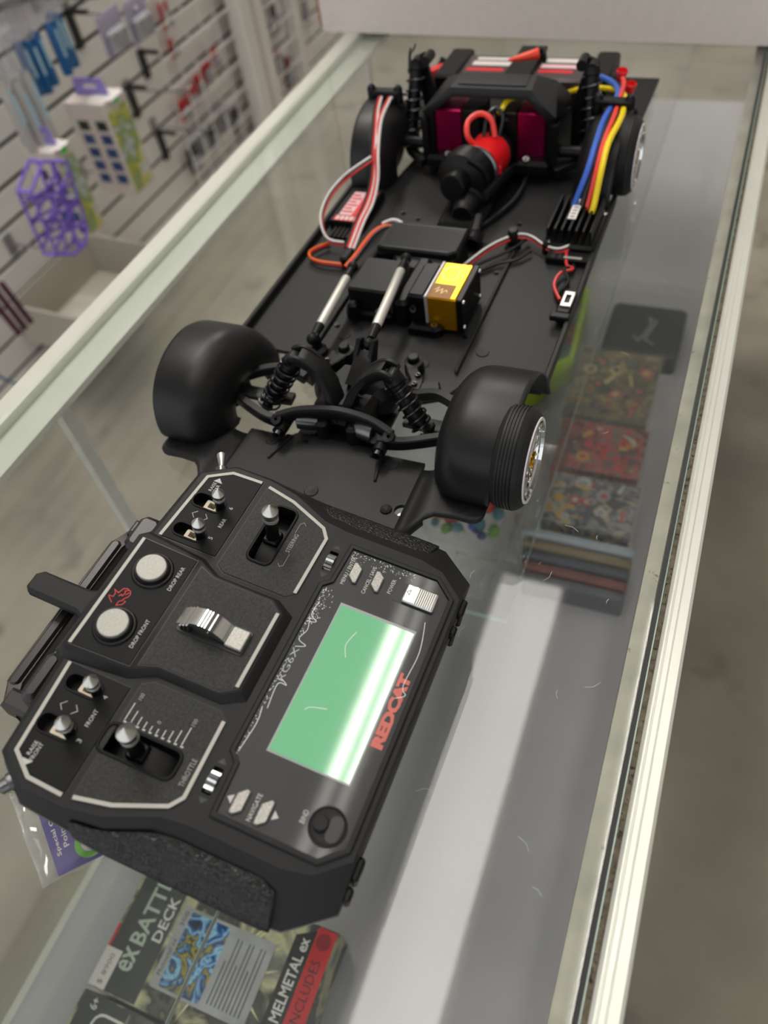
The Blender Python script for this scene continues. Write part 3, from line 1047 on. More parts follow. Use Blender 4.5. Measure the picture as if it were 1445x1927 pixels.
# trim wheels
for s in (-1, 1):
    r = rrect(min(s * 53, s * 65), max(s * 53, s * 65), -26.4, -21.8, .6, 1)
    w = MB().loft([ring3(r, 0), ring3(r, -5)], False, False)
    w.f = [tuple(reversed(f)) for f in w.f]
    w.prism(r, -5.3, -5)
    o = tp('trim_tab', w, m_well)
    wh = MB()
    prof = []
    pts = []
    for i in range(28):
        t = 2 * math.pi * i / 28
        rad = 5.0 if i % 2 else 4.3
        pts.append((rad * math.cos(t), rad * math.sin(t)))
    wh.prism(pts, -2.1, 2.1).xform(lambda p: (s * 59 + p.x, -24.1 + p.z, -3.0 + p.y))
    tp('trim_wheel', wh, m_chrome, o, 20)
    for d in (-1, 1):
        c = s * 59 + d * 7.6
        tp('trim_arrow', MB().prism([(c, -26.2), (c, -22), (c + d * 2.6, -24.1)], 0.02, .12), m_well, o)

# display plate, lip, screen ------------------------------------------
plate = both([(0, -27), (44, -27), (48, -31.2), (69.6, -32.2), (69.6, -77.3), (61.6, -86.3), (0, -86.3)])
lip_o = offset(ccw(plate), 2.6)
lp = tp('display_lip', MB().prism(lip_o, 0, 1.4, .6, [offset(ccw(plate), .3)]), m_tx)
pt = tp('display_plate', MB().prism(plate, 0, .35, 0), m_plate)
scr = tp('lcd_screen', MB().box(-38.2, 38.2, -77.4, -39.5, .36, .6), m_lcd)
tp('lcd_border', MB().box(-38.9, 39.6, -78, -38.8, .352, .45), m_lcd_edge, scr)
def hexbtn(name, c, s):
    P = [(51.8 + c[0], -41 + c[1]), (51.4 + c[0], -39.4 + c[1]), (54.4 + c[0], -36.2 + c[1]), (62.4 + c[0], -36.2 + c[1]), (62.8 + c[0], -37.8 + c[1]), (60.2 + c[0], -41 + c[1])]
    if s < 0:
        P = [(-a - 5.2, b) for a, b in P]
    o = tp(name, MB().prism(P, .36, 1.9, .3), m_sand)
    tp('button_surround', MB().prism(offset(ccw(P), .55), .36, .7, .1), m_well, o)
hexbtn('menu_button', (0, 0), 1)
hexbtn('cancel_button', (-.2, -11.9), 1)
hexbtn('navigate_button', (0, -.2), -1)
hexbtn('navigate_button', (0, -11.4), -1)
for P in ([(-58.5, -34.4), (-61.5, -34.4), (-60, -32.4)], ):
    pass
tp('navigate_arrow', MB().prism([(-64.4, -35.4), (-60.4, -35.4), (-62.2, -32.9)], .36, .42), m_print)
tp('navigate_arrow', MB().prism([(-63.6, -53.6), (-59.6, -53.6), (-61.8, -56.2)], .36, .42), m_print)
# power slide switch
o = tp('power_switch', MB().prism(rrect(50.9, 62.3, -82, -59.8, 1.6, 3), .36, .5), m_well)
tp('slider_cap', MB().rbox(51.4, 61.8, -81.4, -65.2, .5, 2.6, .6), m_alu, o)
for i in range(9):
    tp('slider_ridge', MB().rbox(52, 61.2, -80.6 + i * 1.05, -80.1 + i * 1.05, 2.55, 3.1, .15), m_steel, o)
tp('slider_bar', MB().rbox(52, 61.2, -71, -69.6, 2.5, 3.0, .2), m_chrome, o)
tri = ribbon([(55.6, -67.8), (58.6, -67.8), (57.1, -66.2), (55.6, -67.8)], .3, 2.62, .05)
tp('arrow_mark', tri, m_well, o)
# bind button in its dish
o = tp('bind_button', MB().lathe([(0, 3.0), (3.0, 3.0), (3.4, 2.6), (3.4, .2)], (-57.1, -72.9, 0), n=28), m_tx)
tp('bind_ring', MB().lathe([(8.3, .36), (8.2, 1.2), (7.4, 1.3), (7.1, .9), (7.1, .4)], (-57, -76, 0), n=40), m_dark, o)
tp('bind_disc', MB().prism(circ(-57, -76, 7.1, 36), .36, .8), m_tx, o)
cres = [(-57 + 6.2 * math.cos(t), -76.3 + 6.2 * math.sin(t)) for t in [math.radians(150 + 240 * i / 24) for i in range(25)]] + [(-57 + 2.0 * math.cos(t), -75.2 + 2.0 * math.sin(t) - .8) for t in [math.radians(390 - 240 * i / 12) for i in range(13)]]
cres = [p for p in cres if p[1] < -73]
tp('bind_dish', MB().prism(rrect(-62.6, -51.6, -82, -76.2, 2.8, 4), .8, .95), m_well, o)

# lettering ------------------------------------------------------------
def word(s, a0, a1, b, h, n=.63, material=m_print, bold=False, nm='lettering', weight=.018, spacing=1.0):
    return tp(nm, fit_text(s, a0, a1, b, h, n, bold, weight, spacing), material, None, 0)
word('RAISE', -79.8, -73.6, 50.7, 1.9)
word('FRONT', -81.4, -73.6, 48.2, 1.9)
word('FRONT', -60.2, -52.2, 35.6, 2.0)
word('3', -67.4, -65.9, 34.6, 2.2)
word('4', -46.8, -45.2, 35.6, 2.2)
word('REAR', 53.8, 59.6, 34.6, 2.0)
word('5', 45.6, 47, 35.4, 2.2)
word('6', 66, 67.4, 35, 2.2)
word('RAISE', 72.2, 78.3, 50.7, 1.9)
word('REAR', 71.4, 77.4, 48.2, 1.9)
word('DROP FRONT', -22.4, -7.2, 37.0, 2.0, 4.53)
word('DROP REAR', 10.0, 24.0, 37.0, 2.0, 4.53)
word('STEERING', 54.6, 66.2, -3.4, 2.2, .63, m_print_grey)
word('THROTTLE', -66.4, -54.2, -14.4, 2.3, .63, m_print_grey)
word('100', -40.9, -37.8, 21.4, 1.9, .63, m_print_grey)
word('100', -42.0, -38.8, -5.9, 1.9, .63, m_print_grey)
word('0', -47, -45.8, 8.2, 1.9, .63, m_print_grey)
word('BIND', -59.8, -54.4, -66.6, 2.2, .37)
word('NAVIGATE', -67.6, -56, -46.2, 2.1, .37)
word('MENU / ENTER', 49.2, 66, -35.6, 1.9, .37)
word('CANCEL / SAVE', 48.4, 64.8, -47.2, 1.9, .37)
word('POWER', 53.6, 62, -58.9, 2.0, .37)
word('RG6X', -8.0, 9.6, -31.2, 3.0, .37, mat('worn_silver_print', (150, 152, 152), 0.4))
word('REDCAT', -19.4, 17.6, -84.4, 5.6, .37, mat('film_sheen_red_print', (196, 88, 74), 0.3), True, 'lettering', .06, .92)  # red paled to carry the reflected sheen of the film over it
# throttle scale ticks, a double row
for i in range(10):
    b = 23.3 - i * 3.12
    L = [8.3, 5.6, 4, 3, 2.3, 2.3, 3, 4, 5.6, 8.3][i]
    tp('scale_tick', MB().box(-51.2, -51.2 + L, b - .22, b + .22, .62, .68), m_print)
    tp('scale_dash', MB().box(-52.2, -51.5, b - 1.2, b + .2, .62, .68), m_print)
# arrows
tp('raise_arrow', MB().prism([(-84.6, 50.8), (-81.6, 48), (-81.6, 53)], .6, .66), m_print)
tp('raise_arrow', MB().prism([(81.6, 50.8), (78.8, 48), (78.8, 53)], .6, .66), m_print)
for s in (-1, 1):
    c = s * 56.0
    tp('chevron', ribbon([(c - 2.2, 50.5), (c, 52.6), (c + 2.2, 50.5)], .28, .62, .05), m_print)
    tp('chevron', ribbon([(c - 2.2, 46), (c, 43.9), (c + 2.2, 46)], .28, .62, .05), m_print)
ar = [(47.0, -1.0), (45.4, -2.6), (47.0, -4.2)]
tp('steering_arrow', ribbon(ar, .2, .62, .05), m_print_grey)
tp('steering_arrow', ribbon([(72.6, -1.0), (74.2, -2.6), (72.6, -4.2)], .2, .62, .05), m_print_grey)
tp('steering_line', ribbon([(47, -4.0), (54, -4.0)], .18, .62, .05), m_print_grey)
tp('steering_line', ribbon([(66.6, -1.0), (72.6, -1.0)], .18, .62, .05), m_print_grey)
# red line emblem between the drop buttons
E1 = [[(-3.5, 62.1), (-4.8, 60.6), (-6.2, 58.8)],
      [(-3.3, 61.9), (-3.3, 59.8), (-1.3, 59.8), (.3, 61.2), (-.5, 58.6), (2.3, 57.7), (3.0, 56.0), (2.3, 53.8), (.7, 53.0), (-.8, 53.3), (-2.2, 54.5), (-3.5, 54.8), (-4.4, 56.0), (-6.7, 56.0), (-5.3, 53.7), (-3.4, 53.0), (-3.2, 53.9)],
      [(-2.0, 57.6), (-.8, 56.9), (-1.3, 56.1), (.7, 55.7), (1.4, 56.3), (2.4, 55.0)], [(-.3, 55.2), (.7, 54.4), (1.6, 53.9)]]
em = MB()
for l in E1:
    r_ = ribbon(l, .36, 4.53, .06)
    em.add(r_.v, r_.f)
tp('red_emblem', em, m_print_red)
# scuffs and bubbles in the protective film over the display
random.seed(3)
fl = MB()
for i in range(330):
    q = i % 3
    if q == 0:      # along the top edge of the plate
        a, b = random.uniform(-46, 44), -27.6 - abs(random.gauss(0, 1.0))
    elif q == 1:    # peppered corner by the menu keys
        a = 69 - abs(random.gauss(0, 2.6))
        b = -33 - random.random() ** 1.4 * 34
    else:
        a, b = random.uniform(24, 44), -28 - abs(random.gauss(0, 2.4))
    sz = random.uniform(.08, .34)
    c_ = [(a + sz * random.uniform(.5, 1.6) * math.cos(t), b + sz * random.uniform(.5, 1.2) * math.sin(t)) for t in (0, 1.2, 2.4, 3.6, 4.9)]
    fl.prism(c_, .36, .40)
for (pts) in ([(-44, -28), (-30, -29.4), (-22, -28.2)], [(-22, -30.6), (-10, -29.6), (-9, -33.5), (-7, -30)], [(10, -29), (12, -33), (14, -28.6), (20, -30.2), (26, -28.4)],
              [(24, -29.4), (25.5, -32.2), (28, -28.6), (36, -29)], [(-12, -55), (-14, -48), (-16, -46)], [(28, -52), (20, -50), (14, -52.5)], [(46, -80), (30, -83), (12, -82), (8, -84.6), (5, -81)]):
    q = [(p.x, p.y) for p in catmull([Vector(p) for p in pts], 5)]
    r_ = ribbon(q, .3, .62 if pts[0][1] < -40 and pts[0][1] > -78 else .37, .04)
    fl.add(r_.v, r_.f)
tag(tp('film_scuffs', fl, m_film, pt, 0), kind='stuff')

# carry handle, antenna paddle, corner switches, side clips ---------------------
h_ = MB().bar([(-58, 84, -40), (-54, 95, -43), (-46, 99.5, -44), (0, 100, -44), (42, 99.5, -44), (50, 95, -43), (54, 84, -40)], 9, 8, up=(0, 0, 1), sub=1)
o = tp('carry_handle', h_, m_handle)
for a in (-56, 52):
    tp('handle_mount', MB().prism([(a - 6, 64), (a + 6, 64), (a + 5, 94), (a - 5, 94)], -47 + 2.5, -30, 2, chb=1), m_handle, o)
tp('handle_grip', MB().rbox(-50, 46, 95.5, 104, -48.5 + 3, -38.6, 2.5), m_handle, o)
o = tp('antenna_paddle', MB().prism([(-9, 62), (9, 62), (9, 84), (7, 88), (7, 116), (4, 119.5), (-4, 119.5), (-6.5, 117), (-7, 88), (-9, 84)], -32, -25, 1.8, chb=1.5), m_tx)
tp('antenna_hinge', MB().rbox(-12, 12, 66, 82, -34, -23.5, 2), m_handle, o)
tp('top_block', MB().rbox(-58, -32, 70, 80, -30, -12, 3), m_handle)
tp('top_block', MB().rbox(32, 54, 70, 84, -30, -14, 3), m_handle)
for s in (-1, 1):
    d = Vector((s * .86, .5, .06)).normalized()
    p0 = Vector((s * 89, 55, -10))
    o = tp('corner_toggle', MB().lathe([(0, -2), (4.2, 0), (4.2, 2.6), (3.4, 3.2), (3.2, 6.4), (2.2, 7.2)], p0, d, 20), m_steel)
    tp('bat_lever', MB().lathe([(1.3, 6.8), (1.5, 9), (2.6, 15), (2.4, 16), (0, 16.2)], p0, d, 14), m_alu, o)
for a0, a1 in ((62, 72), (50, 56), (-70, -60), (-78, -72)):
    tp('side_clip', MB().rbox(a0, a1, -95, -91.5, -22, -10, 1), m_dark)
tp('foot', MB().rbox(-60, -40, -74, -60, -46, -43.5, 1), m_dark)
tp('foot', MB().rbox(40, 60, -74, -60, -46, -43.5, 1), m_dark)

# ================================================================== rc car chassis
# local axes: s = right, t = away from the transmitter, z = up
CYAW = -0.009464
ORG = Vector((0, 470, 0))
cm = Matrix.Translation(Vector((-206.84, 0, 0)) * SC) @ Matrix.Rotation(CYAW, 4, 'Z')
cm = cm @ Matrix.Translation(ORG * SC)
car = thing('rc_car_chassis', 'bare black radio controlled lowrider chassis with exposed wiring on the counter glass', 'rc car', mw=cm)
def cp(name, mb, material, parent=None, smooth=32):
    return part(name, mb, material, parent or car, smooth, ORG)
FZ = 4.0                         # top of the chassis floor

# ---- floor pan pieces
def sym(P):
    return P + [(-x, y) for x, y in reversed(P)]
main = sym([(40, 372), (58, 376), (66, 392), (118, 394), (119, 640), (86, 646), (80, 700), (60, 716)])
pan = cp('chassis_pan', MB().prism(main, 1, FZ, .6), m_pan)
front = sym([(74, 256), (78, 262), (66, 300), (66, 314), (30, 314)])
front = [(74, 256), (79, 266), (66, 292), (64, 312), (34, 312), (30, 316), (-30, 316), (-34, 312), (-64, 312), (-66, 292), (-79, 266), (-74, 256), (-60, 250), (60, 250)]
fp = cp('front_plate', MB().prism(front, 1, FZ, .5, [circ(63, 271, 4.4, 20)]), m_pan)
spine = [(-30, 316.2), (30, 316.2), (30, 371.8), (-30, 371.8)]
cp('centre_spine', MB().prism(spine, 1, FZ - .8), m_black)
cp('rear_plate', MB().prism([(-60, 716.2), (60, 716.2), (116, 772), (118, 868), (-118, 868), (-116, 772)], 6, 9, .6), m_pan)
for s in (-1, 1):
    # side rails
    P = [(s * 112.5, 398), (s * 122, 394), (s * 121.5, 520), (s * 120, 640), (s * 112.5, 640)]
    cp('side_rail', MB().prism([(s * 117.5, 396), (s * 121.5, 396), (s * 120.5, 640), (s * 116.5, 640)], FZ - .5, 10.5, .8), m_pan)
    cp('floor_rib', MB().prism([(s * 55, 399), (s * 57.6, 396), (s * 57.6, 556), (s * 55, 560)], FZ, FZ + 3, .8), m_pan)
    # raised pads stamped in the front plate
    cp('pressed_rib', MB().prism([(s * 31, 312), (s * 38, 288), (s * 39.5, 288.5), (s * 36, 312)], FZ - .3, FZ + 1.6, .6), m_pan)
cp('screw_boss', MB().lathe([(0, .0), (2.0, .4), (3.6, 1), (3.9, 0)], (54, 269, FZ), n=18), m_black, fp)
for s, t in ((2, 270), (44, 305), (-44, 305), (101, 280), (-101, 280)):
    cp('pressed_dimple', MB().lathe([(0, .1), (1.4, .5), (4.2, .7), (4.8, 0)], (s, t, FZ if abs(s) < 90 else 8.6), n=18), m_pan, fp)
for s, t in ((30, 402), (-60, 440), (68, 424), (-40, 420), (30, 560)):
    cp('pressed_dimple', MB().lathe([(0, .1), (1.4, .5), (4.2, .7), (4.8, 0)], (s, t, FZ), n=18), m_pan, pan)

def screw(s, t, z, r=2.2, parent=None, material=None):
    return cp('screw', MB().lathe([(.9, .1), (.9, r * .55), (r * .8, r * .6), (r, 0.05)], (s, t, z), n=12), material or m_screw, parent)
for s, t in ((29, 309), (-21, 309), (50, 438), (-50, 430), (49, 591), (-56, 591), (-40, 584), (51, 565), (12, 436), (50, 520)):
    screw(s, t, FZ if t > 330 else FZ)

# ---- wheel wells
ARCH_F = [(289, 5), (281, 17), (286, 36), (299, 49), (318, 55.5), (340, 56), (361, 48), (379, 33), (391, 15), (396, 2)]
ARCH_R = [(618, 3), (620, 22), (630, 42), (648, 55), (668, 60), (690, 59), (710, 49), (724, 33), (731, 15), (733, 5)]
def fender(s, arch, sin, sout0, sout1):
    tc, zc = (arch[0][0] + arch[-1][0]) / 2 - 4, 3.0
    pts = catmull([Vector((t, z, 0)) for t, z in arch], 4)
    prof = [(sin + 1, .40), (sin - .6, .52), (sin + .6, .66), (sin + 3.2, .79), (sin + 6.6, .885), (sin + 10.5, .95), (sin + 15, .985), (sin + 20, 1.0)]
    rows = []
    for i, p in enumerate(pts):
        u = i / (len(pts) - 1)
        ext = lerp(sout0, sout1, min(1, u * 2.2))
        pr = prof + [(lerp(sin + 20, ext, .5), 1.0), (ext - 2.5, 1.0), (ext - .5, 1.0), (ext, .985)]
        rows.append([(s * x, tc + (p.x - tc) * k, zc + (p.y - zc) * k) for x, k in pr])
    o = cp('wheel_well', MB().grid(rows), m_fender, None, 60)
    recalc(o)
    solid(o, 2.2, 0)
    return o
for s in (-1, 1):
    fender(s, ARCH_F, 76, 112.5, 123.5 if s > 0 else 119)
    # flange in front of the well: one pressed sheet stepping up from the front plate
    cols = [(64, 250.5, 4), (68, 252, 4.3), (71.5, 254, 5.4), (74, 256.5, 7.2), (77, 261, 8.5), (80, 266, 8.8), (85, 270, 8.9), (96, 271, 9), (107, 270.6, 9), (110.5, 271.6, 9), (113, 274, 9), (114, 278, 9)]
    rows = []
    for v in range(8):
        row = []
        for x, tf, zz_ in cols:
            tb = 306 if x < 76 else 296
            row.append((s * x, lerp(tf, tb, v / 7), zz_ - 1.2))
        rows.append(row)
    o = recalc(cp('front_flange', MB().grid(rows), m_pan, None, 50))
    solid(o, 2.4, 0)
    fender(s, ARCH_R, 84, 116, 119)

# ---- wheels
def wheel(s, sc, t, z, kk=1.0):
    """sc = distance of the tyre's inner side; the outer face looks to +s"""
    ax = (s, 0, 0)
    o_ = (s * sc, t, z)
    def P_(pr):
        return [(r * kk, h) for r, h in pr]
    prof = [(21, 1), (26, .2), (29.6, 1.6), (30.8, 3.5)]
    for i in range(5):
        h = 3.8 + i * 1.9
        prof += [(31.1, h), (31.1, h + 1.3), (30.5, h + 1.45), (30.5, h + 1.75)]
    prof += [(31, 13.6), (30.2, 15.4), (29, 16.9), (28.6, 17.0), (28.3, 17.6), (27.4, 18.4), (27.0, 18.4), (26.6, 19.0), (24.8, 19.6), (22.4, 19.2), (21.6, 17), (21, 4), (21, 1)]
    ty = cp('wheel', MB().lathe(P_(prof), o_, ax, 64), m_rubber)
    cp('whitewall', MB().lathe(P_([(26.0, 18.9), (25.5, 20), (24.2, 20.1), (23.6, 19.2)]), o_, ax, 56), m_white_rubber, ty)
    cp('rim', MB().lathe(P_([(22.6, 17), (22.7, 20.2), (21.6, 20.9), (20.6, 20.5), (20.2, 18.6), (19.2, 17.8), (18.6, 14), (17.6, 9.6), (9, 8.6), (0, 8.6)]), o_, ax, 48), m_chrome, ty)
    sp = MB()
    for i in range(36):
        a = 2 * math.pi * i / 36
        b = a + (.26 if i % 2 else -.26)
        d_ = 16.8 if i % 2 else 13
        sp.cyl((o_[0] + s * d_, t + 4.2 * math.cos(a), z + 4.2 * math.sin(a)), (o_[0] + s * 17.4, t + 19.6 * kk * math.cos(b), z + 19.6 * kk * math.sin(b)), .42, n=5, caps=False)
    cp('wire_spokes', sp, m_chrome, ty)
    hb = cp('hub', MB().lathe([(4.6, 11), (4.6, 16.5), (3.6, 17.8), (2.2, 18.2), (2.2, 19.6), (0, 19.8)], o_, ax, 20), m_goldhub, ty)
    for i in range(3):
        a = 2 * math.pi * i / 3 + .5
        cp('knockoff_wing', MB().bar([(o_[0] + s * 18.4, t, z), (o_[0] + s * 18.8, t + 5.4 * math.cos(a), z + 5.4 * math.sin(a))], [2.2, 3.0], [1.6, 1.4], up=(s, 0, 0), sub=1), m_goldhub, ty)
wheel(1, 116, 307, 31.2)
wheel(1, 111, 664, 31.2)
wheel(-1, 90, 337, 25.6, .82)
wheel(-1, 92, 676, 28.2, .9)

# ---- front suspension
def shock(p0, p1, R, r, turns, body=.62):
    p0, p1 = Vector(p0), Vector(p1)
    d = (p1 - p0)
    o = cp('shock_absorber', MB().lathe([(0, -2), (R * .8, -1), (R * .92, 2), (R * .92, 5), (R * .8, 6), (R * .8, d.length * body), (R * .9, d.length * body), (R * .9, d.length * body + 2), (0, d.length * body + 2)], p0, d, 18), m_dark)
    cp('coil_spring', MB().spring(p0 + d * .1, p1 - d * .04, R * 1.0, r, turns), m_screw, o)
    cp('piston_rod', MB().cyl(p0 + d * body, p1, R * .22, n=10), m_steel, o)
    cp('rod_end', MB().sphere(p1, R * .55, 12, 8), m_black, o)
    cp('top_eye', MB().cyl(p0 - Vector((0, R * .6, 0)), p0 + Vector((0, R * .6, 0)), R * .62, n=14), m_black, o)
    return o
for s in (-1, 1):
    shock((s * 35, 341, 46), (s * 60, 331, 8), 7.4, .8, 7.2, .7)
    # curved hop arm: wide crescent blade rising from the centre to the shock top
    path = [(s * 1, 326, 12), (s * 6, 334, 27), (s * 14, 340, 40), (s * 24, 343, 48.5), (s * 30, 343, 50.5)]
    cp('hop_arm', MB().bar(path, [13, 14, 14, 13, 12], [7, 6.5, 5.5, 4.5, 4], up=(-s * .8, 0, .6), sub=6), m_black)
    for dt in (-5.8, 5.8):
        cp('hop_fork', MB().bar([(s * 14, 341 + dt, 38), (s * 22, 342 + dt, 46), (s * 30, 342 + dt, 50), (s * 37, 341 + dt, 48.5)], 2.8, [8, 7, 7, 7], up=(0, 0, 1), sub=5), m_black)
    cp('hop_bolt', MB().cyl((s * 36, 333, 48.5), (s * 36, 349, 48.5), 2.2, n=12), m_screw)
    # hop-arm disc
    cp('hop_disc', MB().lathe([(0, -5), (11, -5), (12.5, -3.6), (12.5, 3), (9, 6), (0, 7)], (s * 20, 350, 16), (s * .6, -.7, .35), 30), m_black)
    # lower A-arm: two curved blades meeting at the knuckle
    cp('lower_arm', MB().bar([(s * 34, 312, 15), (s * 50, 313, 17), (s * 68, 320, 18), (s * 84, 328, 18)], 5.5, [9, 8, 8, 8], sub=5), m_black)
    cp('lower_arm', MB().bar([(s * 40, 356, 16), (s * 56, 359, 19), (s * 72, 352, 20), (s * 86, 342, 19)], 6, [8, 7, 7, 8], sub=5), m_black)
    cp('upper_arm', MB().bar([(s * 42, 338, 12), (s * 62, 336, 13), (s * 88, 334, 16)], 10, 4, sub=4), m_black)
    cp('arm_pivot', MB().cyl((s * 36, 304, 14), (s * 36, 320, 14), 4.6, n=16), m_black)
    cp('arm_bolt', MB().lathe([(1, 1.4), (1.2, 3.2), (3.2, 3.4), (3.4, 0)], (s * 36, 304, 14), (0, -1, 0), 14), m_screw)
    cp('axle_stub', MB().cyl((s * 84, 331, 20), (s * 112, 326, 25), 4.4, n=14), m_steel)
    cp('knuckle', MB().rbox(s * 84 - 6, s * 84 + 6, 322, 346, 10, 30, 3), m_black)
    # knuckle-like bellcranks on the floor with round bosses
    bk = cp('bellcrank', MB().bar([(s * 27, 395, 10), (s * 29, 386, 10), (s * 35, 378, 9), (s * 36, 368, 9)], [13, 8, 9, 11], [7, 6, 6, 7], sub=5), m_black)
    cp('pivot_boss', MB().lathe([(0, 8.4), (3.3, 8.4), (4, 7.6), (4.4, 4.4), (6.8, 3.8), (7.2, -6)], (s * 27, 394, 9.5), n=24), m_black, bk)
    screw(s * 35, 381, 12.6, 2.2, bk)
    screw(s * 35.5, 372, 12.6, 2.2, bk)
    cp('gusset', MB().prism([(s * 40, 362), (s * 56, 370), (s * 52, 378), (s * 40, 374)], 3, 14, 1.5), m_black)
# bowed bridge across the front
br = cp('front_bridge', MB().bar([(-39, 311, 20), (-24, 318, 22), (0, 323, 22.5), (24, 321, 22), (42, 315, 20)], 5, [8, 9, 9, 9, 8], sub=5), m_black)
for s in (-38, 41):
    cp('bridge_bolt', MB().lathe([(1, 1.5), (1.2, 4), (3.8, 4.2), (4, 0)], (s, 310 if s < 0 else 314, 19), (0, -.6, 1), 14), m_screw, br)
cp('front_gearbox', MB().prism([(-20, 326), (20, 326), (22, 350), (16, 372), (-16, 372), (-22, 350)], 3, 24, 4), m_black)
cp('gearbox_lug', MB().rbox(-14, -6, 314, 327, 3, 18, 2).rbox(8, 16, 314, 327, 3, 18, 2), m_black)
for s in (-24, 24):
    cp('drive_cup', MB().lathe([(0, 0), (6, 0), (7, 4), (7, 14), (5, 15), (0, 15)], (s * .6, 322, 13), (1 if s > 0 else -1, -.2, .1), 20), m_steel)
# centre yoke that takes the second link
yo = cp('centre_yoke', MB().bar([(4, 348, 24), (5, 358, 32), (5, 368, 38)], [14, 13, 12], [12, 9, 7], sub=4), m_black)
for s in (-1, 1):
    cp('yoke_fork', MB().prism([(352, 20), (366, 24), (376, 44), (370, 47), (362, 40)], -1.5, 1.5, .5).xform(lambda p: (5 + s * 5.2 + p.z, p.x, p.y)), m_black, yo)

# ---- steel links
def link(p0, p1, r=3.1):
    p0, p1 = Vector(p0), Vector(p1)
    d = (p1 - p0)
    a, b = p0 + d * .18, p0 + d * .84
    o = cp('steering_link', MB().lathe([(0, 0), (r * .86, 0), (r, .8), (r, (b - a).length - .8), (r * .86, (b - a).length), (0, (b - a).length)], a, d, 20), mat('bright_link_aluminium', (214, 212, 204), .42, metal=.45))
    for e, f in ((p0, a), (p1, b)):
        cp('link_end', MB().cyl(f, e + (f - e) * .28, r * 1.05, r * .8, 14), m_black, o)
        cp('ball_cup', MB().sphere(e, r * 1.25, 14, 8), m_black, o)
    return o
link((-48, 388, 24), (-52, 474, 27), 3.5)
link((5, 373, 41), (-13, 490, 29), 3.5)
cp('link_post', MB().lathe([(0, 22), (3, 22), (3.6, 18), (4, 10), (7, 8), (8, 0)], (-48, 392, FZ), n=20), m_black)
cp('link_base', MB().prism([(-56, 386), (-34, 382), (-30, 396), (-52, 402)], FZ, FZ + 5, 1.5), m_black)

# ---- servos in the middle
sv = cp('gold_servo', MB().rbox(22, 44.5, 439, 483, 8, 35, 1.2), m_gold)
cp('servo_band', MB().rbox(20, 22.3, 438.6, 483.4, 7.6, 35.3, .6), mat('silver_band', (186, 180, 180), .4, .4), sv)
cp('servo_end', MB().rbox(44.3, 49, 438.6, 483.4, 7.4, 35.2, .8), m_dark, sv)
cp('servo_gearcase', MB().rbox(6, 20, 440, 482, 5, 34, 2), m_dark, sv)
for t in (441.5, 480.5):
    for z in (10.5, 32.2):
        cp('servo_screw', MB().lathe([(.6, 1.0), (1.6, 1.2), (1.9, 0)], (49, t, z), (1, 0, 0), 12), m_chrome, sv)
cp('servo_dark_print', MB().box(23, 40, 439.2, 456, 35.02, 35.1), mat('brown_print', (112, 74, 14), .4, .5), sv, 0)  # dark brown printed block on the gold top
lg = ribbon([(25.5, 448), (28, 452), (27.4, 446), (31, 450), (31.4, 445), (34, 449), (35.6, 446.4)], .7, 35.12, .05)
cp('servo_logo', lg, mat('pale_gold_print', (236, 206, 150), .4), sv, 0)
ring_ = [(31 + 6 * math.cos(t / 14 * 2 * math.pi), 470 + 9 * math.sin(t / 14 * 2 * math.pi)) for t in range(15)]
cp('servo_logo', ribbon(ring_, .9, 35.06, .05), mat('pale_gold_print', (236, 206, 150), .4), sv, 0)
cp('servo_mount', MB().prism([(8, 432), (30, 432), (34, 436), (34, 441), (8, 441)], FZ, 12, 2), m_dark, sv)
cp('mount_bolt', MB().lathe([(1, 2), (2.6, 2.2), (3.2, 0)], (28, 435, 12), n=14), m_steel, sv)
cp('mount_bolt', MB().lathe([(1, 2), (2.6, 2.2), (3.2, 0)], (12, 438, 24), (0, -1, .4), n=14), m_screw, sv)
bs = cp('black_servo', MB().rbox(-44, -10, 444, 486, 10, 30, 1.5), m_black)
cp('servo_base', MB().rbox(-47, -8, 440, 490, FZ, 12, 2), m_dark, bs)
cp('servo_lid_edge', MB().rbox(-10.1, -8.8, 444.4, 485.6, 11, 30.2, .4), mat('worn_edge', (96, 96, 96), .35, .5), bs)
for s, t in ((-42, 441), (-18, 440.5)):
    cp('servo_bolt', MB().lathe([(1, 2), (2.4, 2.2), (3, 0)], (s, t, 14), (0, -.8, .6), 12), m_screw, bs)
cp('servo_lug', MB().rbox(-42, -34, 434, 442, 8, 22, 2).rbox(-22, -14, 434, 442, FZ, 14, 2), m_dark, bs)
rb = cp('servo_bridge', MB().prism([(-44, 505), (-44, 538), (-38, 541), (22, 541), (22.5, 508), (16, 503), (-38, 503)], 22, 28, 1.4), m_black)
for i in range(44):
    cp('bridge_rib', MB().rbox(-41.5 + i * 1.42, -40.8 + i * 1.42, 507, 537, 27.8, 28.35, .15), m_black, rb, 0)
for s in (-40, 14):
    cp('bridge_leg', MB().prism([(s - 5, 504), (s + 7, 504), (s + 7, 538), (s - 5, 538)], FZ, 22, 1), m_dark, rb)
cp('bridge_web', MB().prism([(-20, 486), (20, 486), (24, 503), (-30, 503)], 8, 23, 2), m_black, rb)
cp('bridge_post', MB().rbox(-6, 6, 440, 500, FZ, 26, 3), m_dark, rb)

